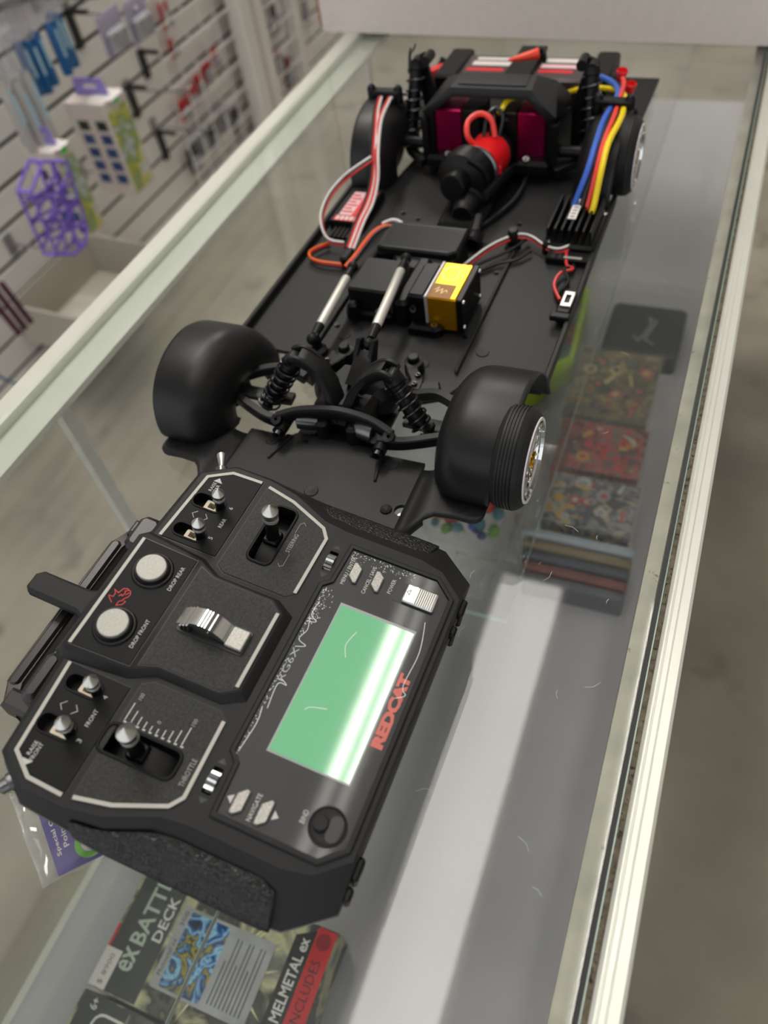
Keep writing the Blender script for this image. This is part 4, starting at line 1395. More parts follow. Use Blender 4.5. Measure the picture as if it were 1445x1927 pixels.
# ---- motor and gearbox
ax = Vector((-.10, -1, .05)).normalized()
mo = cp('drive_motor', MB().lathe([(0, 24), (17.5, 22), (17.5, -20), (18.9, -21), (18.9, -27), (16, -30), (0, -30)], (3, 636, 31), ax, 40), m_dark)
cp('motor_wrap', MB().lathe([(17.6, 11), (18.4, 10.6), (18.4, -20), (17.6, -20.4)], (3, 636, 31), ax, 40), m_redcan, mo)
cp('motor_ring', MB().lathe([(18.6, 14), (20.2, 13), (20.2, 10.8), (18.4, 10.4)], (2.5, 636, 30.6), ax, 40), m_steel, mo)
cp('gear_cover', MB().lathe([(0, 47), (10.6, 47), (11.6, 46), (12, 33), (21.4, 30), (22.6, 28), (22.6, 13), (18, 11)], (-1, 635, 30), Vector((-.17, -1, .05)), 40), m_dark, mo)
cp('gear_rib', MB().bar([(2, 604, 50), (12, 604, 44), (18, 605, 34)], 4, 5, up=(0, 1, 0)), m_dark, mo)
cp('gearbox', MB().lathe([(0, 30), (8, 30), (10, 27), (12, 10), (14, 8), (14, -10), (0, -12)], (2, 606, 16), Vector((.05, -1, 0)), 28), m_dark, mo)
cp('gearbox_foot', MB().prism([(-16, 566), (20, 566), (22, 606), (-18, 606)], FZ, 14, 3), m_dark, mo)
cp('output_shaft', MB().cyl((16, 582, 12), (20, 556, 11), 4.5, n=14), m_steel, mo)
cp('output_cup', MB().lathe([(0, 0), (6, 0), (7, 3), (7, 12), (5, 14)], (20, 560, 10), (.1, -1, 0), 18), m_black, mo)
for a in (0.4, 2.2, 4.2):
    cp('motor_screw', MB().lathe([(.8, 1.2), (2, 1.4), (2.4, 0)], (2 + 15 * math.cos(a), 605, 30 + 15 * math.sin(a)), (0, -1, 0), 12), m_screw, mo)
# transmission tunnel beside the motor: flat dark sheet painted as its recess shade
cp('tunnel_shade', MB().prism([(14, 584), (22, 580), (36, 612), (38, 640), (31, 704), (27, 704), (18, 640)], FZ, FZ + .5), m_dark)
cp('tunnel_ridge', MB().bar([(20, 578, 6), (30, 600, 7), (37, 625, 8), (37, 655, 8), (30, 706, 6)], 3, 5, sub=5), m_pan)
cp('tunnel_crest', MB().bar([(17, 600, 22), (22, 640, 20), (26, 675, 13), (28, 706, 5)], [5, 5, 4, 3], [8, 7, 5, 3], sub=5), m_pan)

# ---- ESC with heat sink
es = cp('speed_controller', MB().rbox(78, 119, 552, 610, FZ, 14, 2), m_dark)
for i in range(7):
    s = 80 + i * 5.6
    cp('cooling_fin', MB().rbox(s, s + 2.2, 556, 608, 13.8, 25, .5), m_dark, es)
cp('fin_label', MB().box(93, 99.5, 572, 602, 25.05, 25.4), m_wire_white, es, 0)
for i in range(6):
    cp('fin_label_print', MB().box(94.4, 98.2, 574 + i * 4.6, 576.6 + i * 4.6, 25.42, 25.5), m_print_grey, es, 0)
cp('esc_ledge', MB().rbox(84, 118, 540, 551.8, FZ, 10, 1), m_dark, es)
cp('esc_print', MB().box(98, 112, 541.5, 544, 10.02, 10.1), m_print_grey, es, 0)
for s, t in ((117, 603), (82, 556)):
    cp('esc_screw', MB().lathe([(.8, 1.4), (2, 1.6), (2.4, 0)], (s, t, 14), n=12), m_chrome, es)

# ---- receiver
rc = cp('receiver', MB().rbox(-113, -82, 556, 612, FZ, 13, 1), m_dark)
cp('receiver_label', MB().box(-107, -95, 566, 604, 13.02, 13.2), mat('pink_white_label', (232, 190, 194), .4), rc, 0)
cp('receiver_label', MB().box(-95, -84.5, 566, 606, 13.02, 13.2), m_red, rc, 0)
cp('receiver_label', MB().box(-109, -86, 557, 565, 13.02, 13.2), m_red, rc, 0)
for i in range(5):
    cp('pin_number', MB().box(-107.5 + i * 4.4, -104.6 + i * 4.4, 558, 564, 13.22, 13.3), m_wire_white, rc, 0)
for i in range(6):
    cp('label_line', MB().box(-106, -96 - (i % 2) * 3, 570 + i * 5.4, 572.4 + i * 5.4, 13.22, 13.28), m_print_red, rc, 0)
cp('label_mark', fit_text('R6X', -94, -85.4, 590, 6, 13.24, True), mat('pink_print', (240, 150, 150), .4), rc, 0)
for i in range(6):
    cp('connector', MB().rbox(-106 + i * 4, -103 + i * 4, 538, 555.8, FZ, 9, .6), m_dark, rc)

# ---- rocker switch on the right rail
sw = cp('power_switch', MB().rbox(109, 119, 470, 498, FZ, 13, 1), m_dark)
cp('switch_frame', MB().prism(rrect(110.5, 118.5, 476, 494, .8, 2), 13, 14.4, .3, [rrect(112.6, 116.4, 480, 490, .4, 1)]), m_alu, sw)
cp('switch_ledge', MB().rbox(106, 120, 464, 470.2, 9, 13, .8), m_black, sw)

# ---- rear end
for s in (-1, 1):
    ps = cp('purple_servo', MB().rbox(min(s * 25, s * 50), max(s * 25, s * 50), 669, 700, 18, 60, 1.2), m_purple)
    a = (26, 6) if s > 0 else (-26, -6)
    cp('servo_end', MB().rbox(min(s * 8, s * 25.2), max(s * 8, s * 25.2), 668, 701, 17, 60.4, 1), m_dark, ps)
    cp('servo_gear_end', MB().rbox(min(s * 49.8, s * 60), max(s * 49.8, s * 60), 668, 701, 17, 58, 2), m_dark, ps)
    for z in (24, 54):
        cp('servo_screw', MB().lathe([(.6, .8), (1.5, 1), (1.8, 0)], (s * 16, 668, z), (0, -1, 0), 12), m_chrome, ps)
    cp('servo_foot', MB().prism([(s * 28, 656), (s * 56, 656), (s * 60, 672), (s * 28, 672)], 14, 24, 3), m_dark, ps)
    cp('foot_bolt', MB().lathe([(1, 1.8), (2.8, 2), (3.4, 0)], (s * 36, 660, 24), (0, -.5, 1), 14), m_steel, ps)
    # tall rear shocks and towers
    shock((s * 79, 709, 82), (s * 84, 690, 22), 7.6, 1.2, 6.5, .84)
    cp('shock_tower', MB().prism([(s * 58, 10), (s * 72, 10), (s * 80, 60), (s * 84, 84), (s * 74, 88), (s * 66, 60)], 0, 5, 1).xform(lambda p: (p.x, 714 + p.z, p.y)), m_black)
    cp('tower_cap', MB().cyl((s * 70, 706, 84), (s * 70, 722, 84), 4.6, n=14), m_black)
    cp('trailing_arm', MB().bar([(s * 60, 662, 14), (s * 84, 684, 18), (s * 88, 720, 20)], 8, 7, sub=4), m_black)
    # wire clamp bridge on top of the rear well
    wc = cp('wire_clamp', MB().rbox(min(s * 88, s * 118), max(s * 88, s * 118), 680, 690, 64, 68, 1), m_dark)
    for x in (90, 116):
        cp('clamp_post', MB().lathe([(0, 14), (3, 14), (4.2, 12), (4.2, 0)], (s * x, 685, 57), n=14), m_dark, wc)
        cp('clamp_screw', MB().lathe([(.8, 1), (2, 1.2), (2.4, 0)], (s * x, 685, 71), n=12), m_screw, wc)
cp('axle_beam', MB().cyl((-100, 676, 26), (100, 676, 26), 5, n=14), m_black)
cp('rear_gearbox', MB().rbox(-24, 24, 700, 740, 6, 46, 5), m_dark)
# angular cover over the purple servos
hv = [(-36, 674, 77), (36, 674, 77), (34, 702, 77.5), (-34, 702, 77.5),            # 0-3 flat top
      (-44, 668, 70), (44, 668, 70),                                            # 4-5 brow ends
      (-60, 663, 60), (60, 663, 60),                                            # 6-7 front tips
      (-66, 700, 50), (66, 700, 50), (-60, 716, 58), (60, 716, 58),             # 8-11 sides
      (-50, 710, 70), (50, 710, 70),                                            # 12-13 rear top corners
      (-33, 670, 71), (33, 670, 71), (-52, 663, 57), (52, 663, 57)]             # 14-17 brow underside
hf = [(0, 1, 2, 3), (0, 3, 12), (1, 13, 2), (3, 2, 13, 12), (0, 12, 6, 4), (1, 5, 7, 13), (12, 10, 8, 6), (13, 7, 9, 11), (0, 14, 15, 1), (0, 4, 14), (1, 15, 5), (4, 6, 16, 14), (5, 15, 17, 7)]
hd = cp('servo_cover', MB().add(hv, hf), m_pan, None, 15)
recalc(hd)
solid(hd, 2, -1)
cp('cover_inlay', MB().prism([(-30, 679), (30, 679), (28.5, 701), (-28.5, 701)], 0, .6, .2).xform(lambda p: (p.x, p.y, 77.4 + (p.y - 679) * .018 + p.z)), m_dark, hd)
for s in (-1, 1):
    cp('cover_leg', MB().prism([(s * 56, 664), (s * 62, 664), (s * 66, 700), (s * 58, 700)], 10, 54, 1.5), m_dark, hd)
# battery across the tail
bt_ = cp('battery_pack', MB().rbox(-58, 66, 752, 802, 26, 53, 2), mat('battery_wrap', (70, 58, 60), .3, noise=(25, .3)))
for s0, s1 in ((-80, -57), (65, 86)):
    cp('battery_end', MB().rbox(s0, s1, 748, 812, 16, 55, 2), m_dark, bt_)
cp('battery_tray', MB().rbox(-78, 84, 746, 814, 9, 26, 2), m_dark, bt_)
for i in range(5):
    s0 = [-50, -44, -38, 22, 34][i]
    cp('battery_print', MB().box([-48, -50, -52, 20, 18][i], [-14, -12, -16, 58, 50][i], [790, 778, 766, 788, 766][i], [796, 787, 772, 797, 772][i], 53.02, 53.2), [m_wire_white, m_wire_white, m_red, m_wire_white, m_red][i], bt_, 0)
cp('battery_print', MB().box(18, 62, 776, 784, 53.02, 53.15), mat('pink_white_label', (232, 190, 194), .4), bt_, 0)
cp('battery_strap', MB().prism([(-11, 744), (14, 744), (15, 816), (-10, 816)], 53.3, 57, .8), m_black, bt_)
cp('strap_tail', MB().bar([(12, 800, 54), (17, 796, 57), (19, 788, 56)], 3, 10, sub=4), m_black, bt_)
cp('cap_cone', MB().lathe([(0, 0), (1.2, 0), (2.6, 8), (4.6, 26), (5.4, 27), (4.6, 27.4), (0, 24)], (-2, 738, 74), Vector((1, .55, .05)), 16), m_cone)
cp('plug', MB().bar([(-100, 778, 42), (-88, 786, 44), (-74, 796, 46)], [8, 9, 12], [6, 7, 8], sub=3), m_red)
cp('plug_boot', MB().cyl((-86, 796, 40), (-82, 800, 48), 8, n=14), m_dark)
for p in ((99, 740, 62), (109, 729, 56)):
    cp('bullet_plug', MB().lathe([(2, 0), (3.4, 1), (5.2, 9), (4.4, 10), (3.6, 6), (1.6, 5)], (p[0] - 1, p[1] + 2, p[2] - 4), Vector((.1, -.1, 1)), 16), m_red)
cp('antenna_whip', MB().tube([(-90, 722, 70), (-91, 724, 82), (-84, 716, 90), (-79, 709, 97)], .9, 6), m_wire_black)
cp('antenna_whip', MB().tube([(-94, 724, 66), (-93, 726, 80), (-90, 724, 88)], .9, 6), m_wire_black)

# ---- wiring
def wire(name, pts, r, material, sub=6):
    return cp(name, MB().tube(pts, r, 8, sub), material)
def ribbon_cable(pts, mats_, gap=2.0, r=1.05, dirn=(1, 0, 0)):
    d = Vector(dirn)
    k = len(mats_)
    for i, mt in enumerate(mats_):
        wire('wire', [Vector(p) + d * (i - (k - 1) / 2) * gap for p in pts], r, mt)
BASE = [(-103, 700, 60), (-102, 686, 62)]
ribbon_cable([(-100, 716, 50)] + [(-107, 690, 63), (-103, 664, 62), (-92, 632, 61), (-84, 606, 54), (-79, 586, 38), (-79, 568, 26), (-80, 548, 20), (-78, 518, 13)], [m_wire_black, m_wire_red, m_wire_white], 2.1, 1.15)
ribbon_cable([(-92, 716, 50), (-96, 690, 63), (-95, 666, 62), (-89, 636, 62), (-80, 604, 53), (-75, 586, 38), (-74, 568, 26), (-75, 548, 20), (-74, 519, 12)], [m_wire_red, m_wire_white], 2.1, 1.25)
ribbon_cable([(-82, 596, 50), (-95, 581, 45), (-103, 572, 40), (-108, 557, 35), (-109, 540, 27), (-104, 529, 19), (-97, 525, 13), (-84, 526, 11)], [m_wire_red, m_wire_black, m_wire_white], 1.7, 1.05, (-.55, .25, .8))
ribbon_cable([(-76, 500, 8), (-93, 500, 8), (-105, 503, 8), (-110, 510, 9), (-106, 519, 9), (-100, 527, 8)], [m_wire_black, m_wire_red, m_wire_orange], 1.7, 1.05, (-.3, .1, .9))
ribbon_cable([(-70, 496, 10), (-66, 510, 13), (-64, 524, 15), (-61, 538, 17), (-54, 545, 19), (-44, 546, 19)], [m_wire_orange, m_wire_red, m_wire_black], 2.0, 1.15, (.85, -.5, 0))
wire('wire', [(-58, 549, 19), (-50, 553, 21), (-42, 552, 20), (-36, 546, 18)], 1.3, m_wire_white)
cp('cable_clip', MB().rbox(-80, -72, 503, 519, FZ, 13, 1.5), m_dark)
wire('wire', [(48, 770, 46), (58, 764, 50), (74, 758, 55), (92, 738, 58), (101, 714, 61), (102, 688, 62), (100, 662, 62), (101, 626, 60), (100, 604, 48), (95, 596, 30), (93, 594, 22)], 2.4, m_wire_blue)
wire('wire', [(50, 752, 42), (62, 748, 47), (80, 743, 51), (98, 728, 56), (108, 708, 60), (111, 688, 62), (113, 664, 62), (111, 626, 61), (111, 604, 50), (110, 592, 30), (109, 588, 22)], 2.5, m_wire_yellow)
wire('wire', [(98, 744, 62), (104, 722, 64), (106, 690, 63), (107, 664, 62.5), (107, 626, 60), (107, 604, 48), (105, 596, 30), (104, 592, 22)], 2.0, m_wire_hotred)
wire('wire', [(100, 722, 56), (102, 700, 60), (103.6, 676, 61.5), (104, 640, 61), (103.6, 612, 52), (101, 598, 34), (99, 592, 22)], 1.9, m_wire_black)
ribbon_cable([(26, 512, 12), (38, 536, 14), (50, 553, 14), (59, 561, 13), (68, 562, 11), (80, 554, 10), (92, 549, 11), (100, 554, 12)], [m_wire_red, m_wire_black, m_wire_white], 1.5, .95, (-.3, .45, .8))
wire('wire', [(24, 508, 9), (38, 528, 8), (54, 548, 8), (64, 566, 9)], 1.3, m_wire_black)
wire('wire', [(34, 512, 7), (48, 528, 7), (62, 537, 7), (70, 550, 8)], 1.3, m_wire_black)
wire('wire', [(98, 552, 10), (102, 536, 8), (108, 531, 8), (100, 524, 8), (99, 508, 8), (108, 488, 10)], 1.3, m_wire_red)
wire('wire', [(100, 549, 7), (108, 536, 6), (102, 528, 10), (108, 516, 7), (104, 500, 6), (110, 486, 9)], 1.3, m_wire_black)
cp('cable_post', MB().lathe([(0, 16), (3, 16), (4, 14), (4, 3), (7, 0)], (53, 557, FZ), n=18), m_dark)
cp('cable_post', MB().lathe([(0, 12), (3, 12), (4, 10), (4, 3), (7, 0)], (51, 566, FZ), n=18), m_dark)
wire('wire', [(-4, 640, 44), (-9, 636, 55), (-11, 646, 62), (-3, 654, 65), (7, 653, 61), (11, 650, 48)], 2.4, m_wire_hotred)
wire('wire', [(2, 646, 44), (2, 655, 60), (8, 663, 66), (15, 661, 60), (13, 656, 46)], 1.9, m_wire_black)
wire('wire', [(6, 648, 44), (7, 660, 58), (2, 664, 62), (0, 660, 50)], 1.9, m_wire_black)
wire('wire', [(10, 666, 60), (14, 676, 66), (18, 690, 64)], 2.4, m_wire_yellow)
wire('wire', [(-18, 448, 5.5), (-9, 452, 6), (-5, 462, 8), (-4, 470, 12)], 1.3, m_wire_orange)
cp('red_plug_tail', MB().rbox(14, 22, 628, 634, 26, 34, 2), m_red, mo)

# ================================================================== goods inside the counter
m_shrink = glass_mat('shrink_film', (0.97, 0.97, 0.97), 0.8, 0.05, haze=0.03, hazecol=(230, 230, 230))
def deck_frame(loc, rz):
    return wm(loc, rz)
# local axes of a battle deck box: x = reading direction (towards the counter's far end), y = up the printed page
def deck_box(loc, rz, label, full=True):
    t = thing('card_deck_box', label, 'card box', 'card deck boxes on the counter deck', deck_frame(loc, rz))
    L, W, H_ = 105, 184, 42
    m_box = art_mat('deck_box_print', [(52, 54, 52), (92, 92, 84), (60, 62, 58), (188, 186, 150), (128, 128, 118), (70, 72, 68)], 22, .3, 4)
    m_pale = mat('pale_white_print', (212, 212, 206), .35)
    m_cream2 = mat('cream_streak_print', (206, 202, 160), .35)
    rg = random.Random(4 if full else 6)
    for i in range(12):
        th = rg.uniform(0, 6.28)
        r0, r1 = rg.uniform(30, 40), rg.uniform(46, 62)
        dx, dy = math.cos(th), math.sin(th)
        P = [(-4 + dx * r0 * .9 - dy * 1.2, -4 + dy * r0 * 1.3 + dx * 1.2), (-4 + dx * r0 * .9 + dy * 1.2, -4 + dy * r0 * 1.3 - dx * 1.2), (-4 + dx * r1 * .95, -4 + dy * r1 * 1.25)]
        P = [(max(-50, min(50, x)), max(-56, min(45, y))) for x, y in P]
        if abs((P[1][0] - P[0][0]) * (P[2][1] - P[0][1]) - (P[2][0] - P[0][0]) * (P[1][1] - P[0][1])) > 8:
            part('burst_streak', MB().prism(P, H_ + .02, H_ + .04 + i * .004), m_cream2, t, 0)
    m_ink = mat('ink', (40, 40, 42), .5)
    part('box_body', MB().rbox(-L / 2, L / 2, -W / 2, W / 2, 0, H_, 1), m_box, t)
    z = H_ + .05
    part('title_band', MB().box(-L / 2 + 1, L / 2 - 1, 46, 89, z, z + .2), mat('charcoal_print', (58, 61, 60), .35), t, 0)
    zz = z + .25
    part('red_edge', MB().box(-L / 2 + 1, -4, 89, 91.4, z, z + .2), mat('edge_red', (206, 40, 52), .4), t, 0)
    if full:
        part('box_title', fit_text('ex', -34, -16, 62, 13, zz, True), mat('pale_green_print', (176, 190, 176), .35), t, 0)
        part('box_title', fit_text('BATTLE', -13, 50, 62, 14, zz, True), mat('pale_green_print', (176, 190, 176), .35), t, 0)
        part('box_title', fit_text('DECK', -6, 30, 49, 9, zz, True), m_pale, t, 0)
        part('price_tag', MB().box(-L / 2 + 1, -22, 76, 91.5, zz + .1, zz + .3), m_wire_white, t, 0)
        part('price_print', fit_text('$ 8900', -49, -26, 80, 5, zz + .4), mat('grey_ink', (110, 108, 108), .6), t, 0)
        cx_, cy_ = -4, -2
        card = part('display_card', MB().prism(rrect(cx_ - 31.5, cx_ + 31.5, cy_ - 44, cy_ + 44, 3, 3), z + .3, z + 1), mat('card_grey', (158, 160, 162), .25, noise=(60, .12)), t, 0)
        part('card_artwork', MB().prism(rrect(cx_ - 29, cx_ + 29, cy_ - 2, cy_ + 36, 2, 2), z + 1.02, z + 1.1), art_mat('blue_storm_art', [(22, 30, 52), (40, 92, 158), (150, 200, 228), (36, 66, 120), (170, 156, 50), (24, 30, 46), (90, 150, 200)], 34, .2, 3, dist=1.6), card, 0)
        part('card_title', fit_text('Melmetal ex', cx_ - 22, cx_ + 6, cy_ + 38, 4, z + 1.12), m_ink, card, 0)
        part('card_title', fit_text('300', cx_ + 16, cx_ + 28, cy_ + 38, 4, z + 1.12), m_ink, card, 0)
        for i in range(9):
            part('card_text_line', MB().box(cx_ - 26, cx_ + (24 if i % 3 else 6), cy_ - 9 - i * 3.6, cy_ - 8 - i * 3.6, z + 1.02, z + 1.08), m_ink, card, 0)
        part('lower_band', MB().prism([(-L / 2 + 2, -58), (40, -58), (48, -74), (-L / 2 + 2, -74)], z, z + .2), mat('band_black', (32, 32, 34), .35), t, 0)
        part('red_band', MB().prism([(-L / 2 + 2, -74.2), (L / 2 - 1, -74.2), (L / 2 - 1, -91), (-L / 2 + 2, -91)], z, z + .2), mat('band_red', (196, 30, 40), .35), t, 0)
        part('lower_lettering', fit_text('MELMETAL ex', -22, 40, -71, 9, zz, True), m_pale, t, 0)
        part('lower_lettering', fit_text('INCLUDES', -20, 28, -86, 8, zz), mat('band_black', (32, 32, 34), .35), t, 0)
        part('red_seal', MB().prism(circ(42, -82, 6.5, 20), z + .21, z + .4), mat('seal_dark_red', (140, 20, 32), .35), t, 0)
    else:
        part('age_mark', fit_text('6+', 42, 50, 74, 7, zz, True), m_pale, t, 0)
        P = rrect(-2, 42, 40, 72, 8, 3)
        part('logo_frame', ribbon(P + [P[0]], 2, zz, .1), m_pale, t, 0)
        part('logo_letters', fit_text('ex', 4, 36, 46, 18, zz, True), m_pale, t, 0)
    return t

R90 = math.pi / 2
deck_box((-257, 32, DECK + .3), R90, 'grey and red card deck box with a blue lightning card, beside the glass shelf edge', True)
deck_box((-257, -76, DECK + .3), R90, 'dark card deck box marked 6+ at the bottom of the picture', False)

# pile of magazines and packs on the right of the deck
def slab(name, label, cat, x0, x1, y0, y1, z0, z1, material, group=None, c=1.5):
    o = part(name, MB().rbox(x0, x1, y0, y1, z0, z1, c), material)
    return tag(o, label, cat, group)
arts = [art_mat('comic_art_red', [(60, 52, 60), (170, 40, 48), (120, 110, 100), (196, 60, 60), (70, 66, 76), (180, 150, 70), (120, 40, 50)], 46, .25, 4, dist=1.2, hard=True),
        art_mat('comic_art_brown', [(52, 48, 44), (120, 100, 70), (90, 96, 80), (150, 130, 80), (150, 60, 60), (70, 64, 56)], 42, .25, 4, dist=1.2, hard=True),
        art_mat('comic_art_grey', [(60, 62, 70), (150, 148, 144), (90, 92, 100), (180, 170, 150), (200, 150, 60), (60, 60, 70)], 50, .25, 4, dist=1.2, hard=True)]
PALS = {'comic_art_red': [(190, 36, 44), (60, 56, 62), (150, 30, 40), (190, 176, 160), (196, 150, 60), (96, 40, 48)],
        'comic_art_brown': [(64, 58, 50), (150, 128, 70), (178, 84, 84), (96, 108, 92), (196, 176, 120), (46, 44, 42)],
        'comic_art_grey': [(196, 190, 180), (40, 42, 50), (150, 150, 156), (200, 156, 60), (176, 56, 60), (84, 88, 100)]}
def sleeve(label, x0, x1, y0, y1, z0, z1, art):
    t = thing('sleeved_magazine', label, 'magazine', 'sleeved magazines on the deck', wm(((x0 + x1) / 2, (y0 + y1) / 2, z0)))
    w, l = (x1 - x0) / 2, (y1 - y0) / 2
    part('magazine', MB().rbox(-w + 4, w - 4, -l + 4, l - 4, 0, z1 - z0, .8), art, t, 0)
    rg = random.Random(int(y0))
    pal = PALS[art.name]
    hz = z1 - z0
    for i in range(26):
        x, y = rg.uniform(-w + 16, w - 16), rg.uniform(-l + 14, l - 14)
        a, b, th = rg.uniform(4, 13), rg.uniform(2.5, 9), rg.uniform(0, 3.1)
        if i % 4 == 0:
            P = circ(0, 0, min(a, 9), 16)
        elif i % 4 == 1:
            P = [(-a, -b), (a * .7, -b * .8), (a, b * .3), (-a * .2, b)]
        else:
            P = [(-a, -b * .6), (a, -b * .4), (a * .8, b * .5), (-a * .9, b * .6)]
        c, q = math.cos(th), math.sin(th)
        P = [(x + u * c - v * q, y + u * q + v * c) for u, v in P]
        part('printed_shape', MB().prism(P, hz + .02 + i * .006, hz + .05 + i * .006), mat('ink_%d_%d_%d' % pal[i % len(pal)], pal[i % len(pal)], .3), t, 0)
        if i % 4 == 0:
            part('printed_shape', MB().prism(circ(x, y, min(a, 9) * .5, 12), hz + .05 + i * .006, hz + .06 + i * .006), mat('ink_%d_%d_%d' % pal[(i + 2) % len(pal)], pal[(i + 2) % len(pal)], .3), t, 0)
    part('clear_sleeve', MB().box(-w, w, -l, l, z1 - z0 + .3, z1 - z0 + .7), m_shrink, t, 0)
sleeve('magazine with brown and olive art beside the green edged pack', -134, -22, 728, 868, DECK + .2, -340, arts[1])
sleeve('magazine with bold red art to the right of the front wheel', -126, -16, 632, 722, DECK + .2, -334, arts[0])
sleeve('magazine with grey and white machine art before the row of spines', -116, -10, 544, 626, DECK + .2, -330, arts[2])
pou = thing('black_pouch', 'flat black pouch with a faint script mark behind the magazines', 'pouch', mw=wm((-58, 932, DECK + .2)))
part('pouch_body', MB().rbox(-52, 50, -56, 54, 0, 30, 5), mat('black_cloth', (34, 35, 37), .6, noise=(200, .2)), pou)
part('script_mark', ribbon([(-14, -20), (-6, -30), (0, -14), (6, 8), (2, 22), (12, 16), (2, -26), (16, -34)], 3, 30.2, .1), mat('grey_script', (120, 122, 124), .5), pou, 0)
gp = thing('green_edged_pack', 'clear pack with bright lime green edging beside the black pouch', 'blister pack', mw=wm((-176, 850, DECK + .2)))
m_lime = mat('lime_plastic', (170, 200, 40), .35)
for a, b in (((-30, -130), (-12, 140)), ((-12, 140), (26, 130)), ((26, 130), (36, -20)), ((36, -20), (14, -44)), ((14, -44), (-30, -130))):
    part('lime_edge', MB().bar([(a[0], a[1], 24), (b[0], b[1], 24)], 7, 46, sub=1), m_lime, gp)
part('pack_insert', MB().prism([(-24, -110), (-8, 128), (22, 120), (30, -16), (8, -38)], 0, 30), art_mat('insert_art', [(70, 50, 40), (110, 116, 100), (60, 100, 110), (120, 60, 50), (150, 140, 110)], 24), gp)
cols = [(150, 158, 166), (120, 104, 80), (62, 66, 80), (112, 62, 58), (84, 84, 92)]
for i, c in enumerate(cols):
    y = 532 - i * 11.5
    o = part('boxed_book', MB().rbox(-128 + i * 3, -6, y - 10.4, y, DECK + .2, -326 - i * 5, 2.5), mat('spine_%d' % c[0], c, .4, noise=(40, .12)))
    tag(o, ['silver grey', 'tan', 'slate blue', 'rusty brown', 'dark grey'][i] + ' book standing in the row before the magazines', 'book', 'books standing in a row on the deck')

# bag of bright figures on the upper glass shelf, and pale bags
cb = thing('figure_bag', 'clear bag of bright coloured figures on the glass shelf by the front flange', 'bag', mw=wm((-152, 446, -210.6)))
part('bag_film', MB().rbox(-44, 40, -44, 40, 0, 30, 10), m_shrink, cb)
cc = [(196, 60, 50), (60, 90, 160), (220, 160, 50), (70, 120, 130), (190, 190, 186), (110, 150, 60), (150, 40, 60), (50, 60, 110)]
random.seed(11)
for i in range(44):
    x, y = random.uniform(-36, 32), random.uniform(-38, 32)
    part('figure', MB().sphere((x, y, random.uniform(8, 18)), random.uniform(3.4, 6.4), 9, 6, (1, random.uniform(.7, 1.5), .8)), mat('figure_%d' % (i % 8), cc[i % 8], .35), cb)
for i, (x, y, w, l) in enumerate(((-112, 470, 26, 150), (-136, 372, 40, 44))):
    rows = []
    random.seed(20 + i)
    for a in range(7):
        rows.append([(x - w / 2 + w * b / 6, y - l / 2 + l * a / 6, -206 + random.uniform(0, 14) * math.sin(math.pi * a / 6) * math.sin(math.pi * b / 6)) for b in range(7)])
    o = part('poly_bag', MB().grid(rows), m_shrink, None, 60)
    solid(o, .5)
    tag(o, ['long crumpled clear bag along the shelf edge', 'small crumpled clear bag at the shelf corner'][i], 'bag')

# packs inside the case along the rear pane, seen blurred through the glass
random.seed(5)
packs = [(-400, 520, 'pale grey pack'), (-330, 560, 'olive and cream pack'), (-420, 640, 'silver pack'), (-360, 430, 'smoky clear pack'), (-390, 340, 'mauve edged pack')]
pc = [(150, 150, 146), (150, 146, 110), (166, 166, 168), (120, 120, 122), (150, 128, 138)]
for i, (x, y, l) in enumerate(packs):
    t = thing('shelf_pack', l + ' on the deck behind the front wheel well', 'pack', 'small packs on the deck', wm((x, y, DECK + .2), random.uniform(-.4, .4)))
    part('pack_card', MB().rbox(-26, 26, -40, 40, 0, 4, 1), mat('pack_%d' % i, pc[i], .5, noise=(40, .3)), t)
    part('pack_bubble', MB().rbox(-18, 18, -26, 20, 4.1, 26, 6), m_shrink, t)
    part('pack_content', MB().rbox(-12, 12, -20, 12, 4.2, 18, 4), mat('pack_in_%d' % i, tuple(int(v * .5) for v in pc[i]), .4, noise=(60, .4)), t)

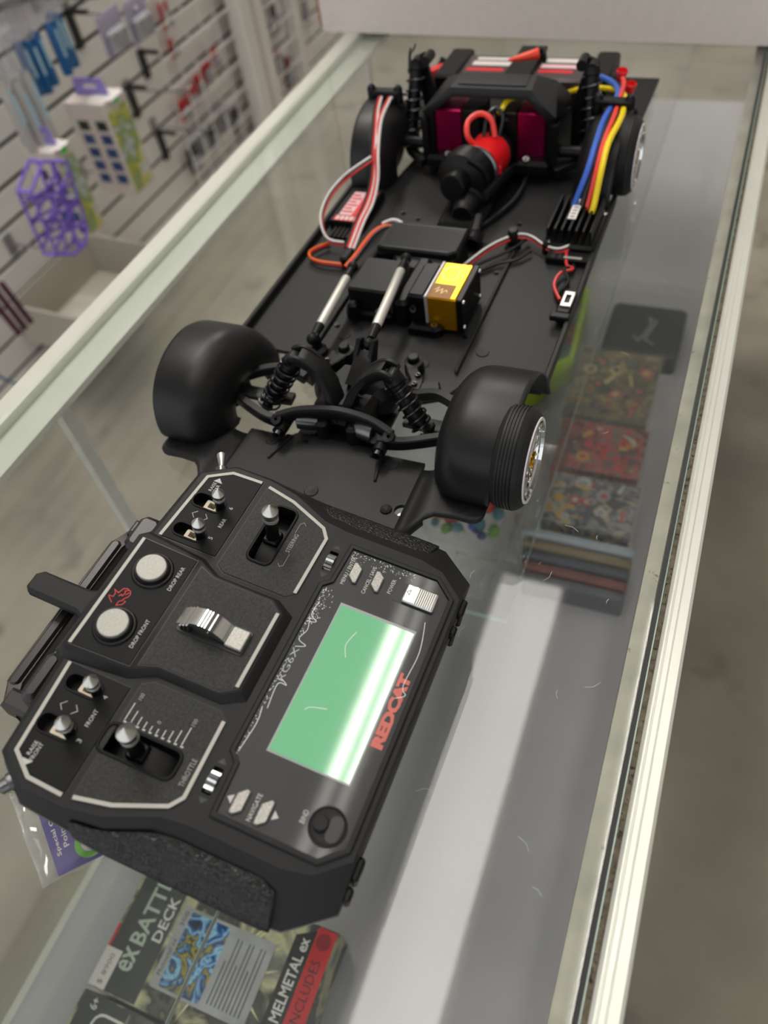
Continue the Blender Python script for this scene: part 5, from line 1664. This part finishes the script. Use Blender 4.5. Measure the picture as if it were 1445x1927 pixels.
# poly bag with a purple card under the transmitter corner
pb = thing('header_card_bag', 'clear bag holding a purple card with a green emblem, under the transmitter corner', 'bag', mw=wm((-215, 52, .4)))
random.seed(2)
def bagpt(x, y):
    return (x, y, 1.2 + 1.6 * math.sin(x * .21 + y * .13) * math.sin(y * .17 + 1))
C0, C1, C2, C3 = Vector((-54, -7)), Vector((-9, -38)), Vector((70, 44)), Vector((10, 80))
rows = []
for i in range(13):
    u = i / 12
    rows.append([])
    for j in range(13):
        v = j / 12
        p = (C0 * (1 - u) + C1 * u) * (1 - v) + (C3 * (1 - u) + C2 * u) * v
        x, y, z_ = bagpt(p.x, p.y)
        rows[-1].append((x, y, z_ + 2.6))
fb = part('bag_film', MB().grid(rows), m_shrink, pb, 60)
solid(fb, .3)
m_card = mat('violet_card', (76, 66, 142), .4)
part('header_card', MB().prism([(-36, -9), (-6.8, -30.5), (44, 20), (10, 46)], 0.2, 1.0), m_card, pb, 0)
def on_card(mb, ox, oy, rot):
    c, s_ = math.cos(rot), math.sin(rot)
    return mb.xform(lambda p: (ox + p.x * c - p.y * s_, oy + p.x * s_ + p.y * c, 1.1 + p.z))
rt = math.atan2(13.2, -16.5)
part('card_lettering', on_card(fit_text('Special Order', 0, 30, 0, 2.6, 0, True), -10.4, -21.6, rt), m_wire_white, pb, 0)
part('card_lettering', on_card(fit_text('Points', 0, 14, 0, 2.6, 0, True), -10.0, -17.0, rt), m_wire_white, pb, 0)
part('green_emblem', MB().prism(circ(-1, -11.6, 8, 28), 1.1, 1.25, 0, [circ(-1, -11.6, 5.2, 20)]), mat('lime_green_print', (104, 190, 40), .4), pb, 0)
part('white_emblem', MB().prism(circ(-1, -11.6, 5.0, 24), 1.1, 1.2), m_wire_white, pb, 0)
part('green_emblem', MB().prism(circ(-.4, -12, 1.8, 14), 1.22, 1.3), mat('lime_green_print', (104, 190, 40), .4), pb, 0)

# a few hair-fine white scratches scattered on the glass
random.seed(9)
sc = MB()
for i in range(34):
    x, y = random.uniform(-90, 2), random.uniform(60, 560)
    a = random.uniform(0, 6.28)
    l = random.uniform(2, 9)
    r_ = ribbon([(x, y), (x + l * .5 * math.cos(a), y + l * .5 * math.sin(a)), (x + l * math.cos(a + .3), y + l * math.sin(a + .3))], .18, .03, .03)
    sc.add(r_.v, r_.f)
tag(cpart('glass_scratches', sc, mat('scratch_white', (200, 204, 200), .5), 0), kind='stuff')
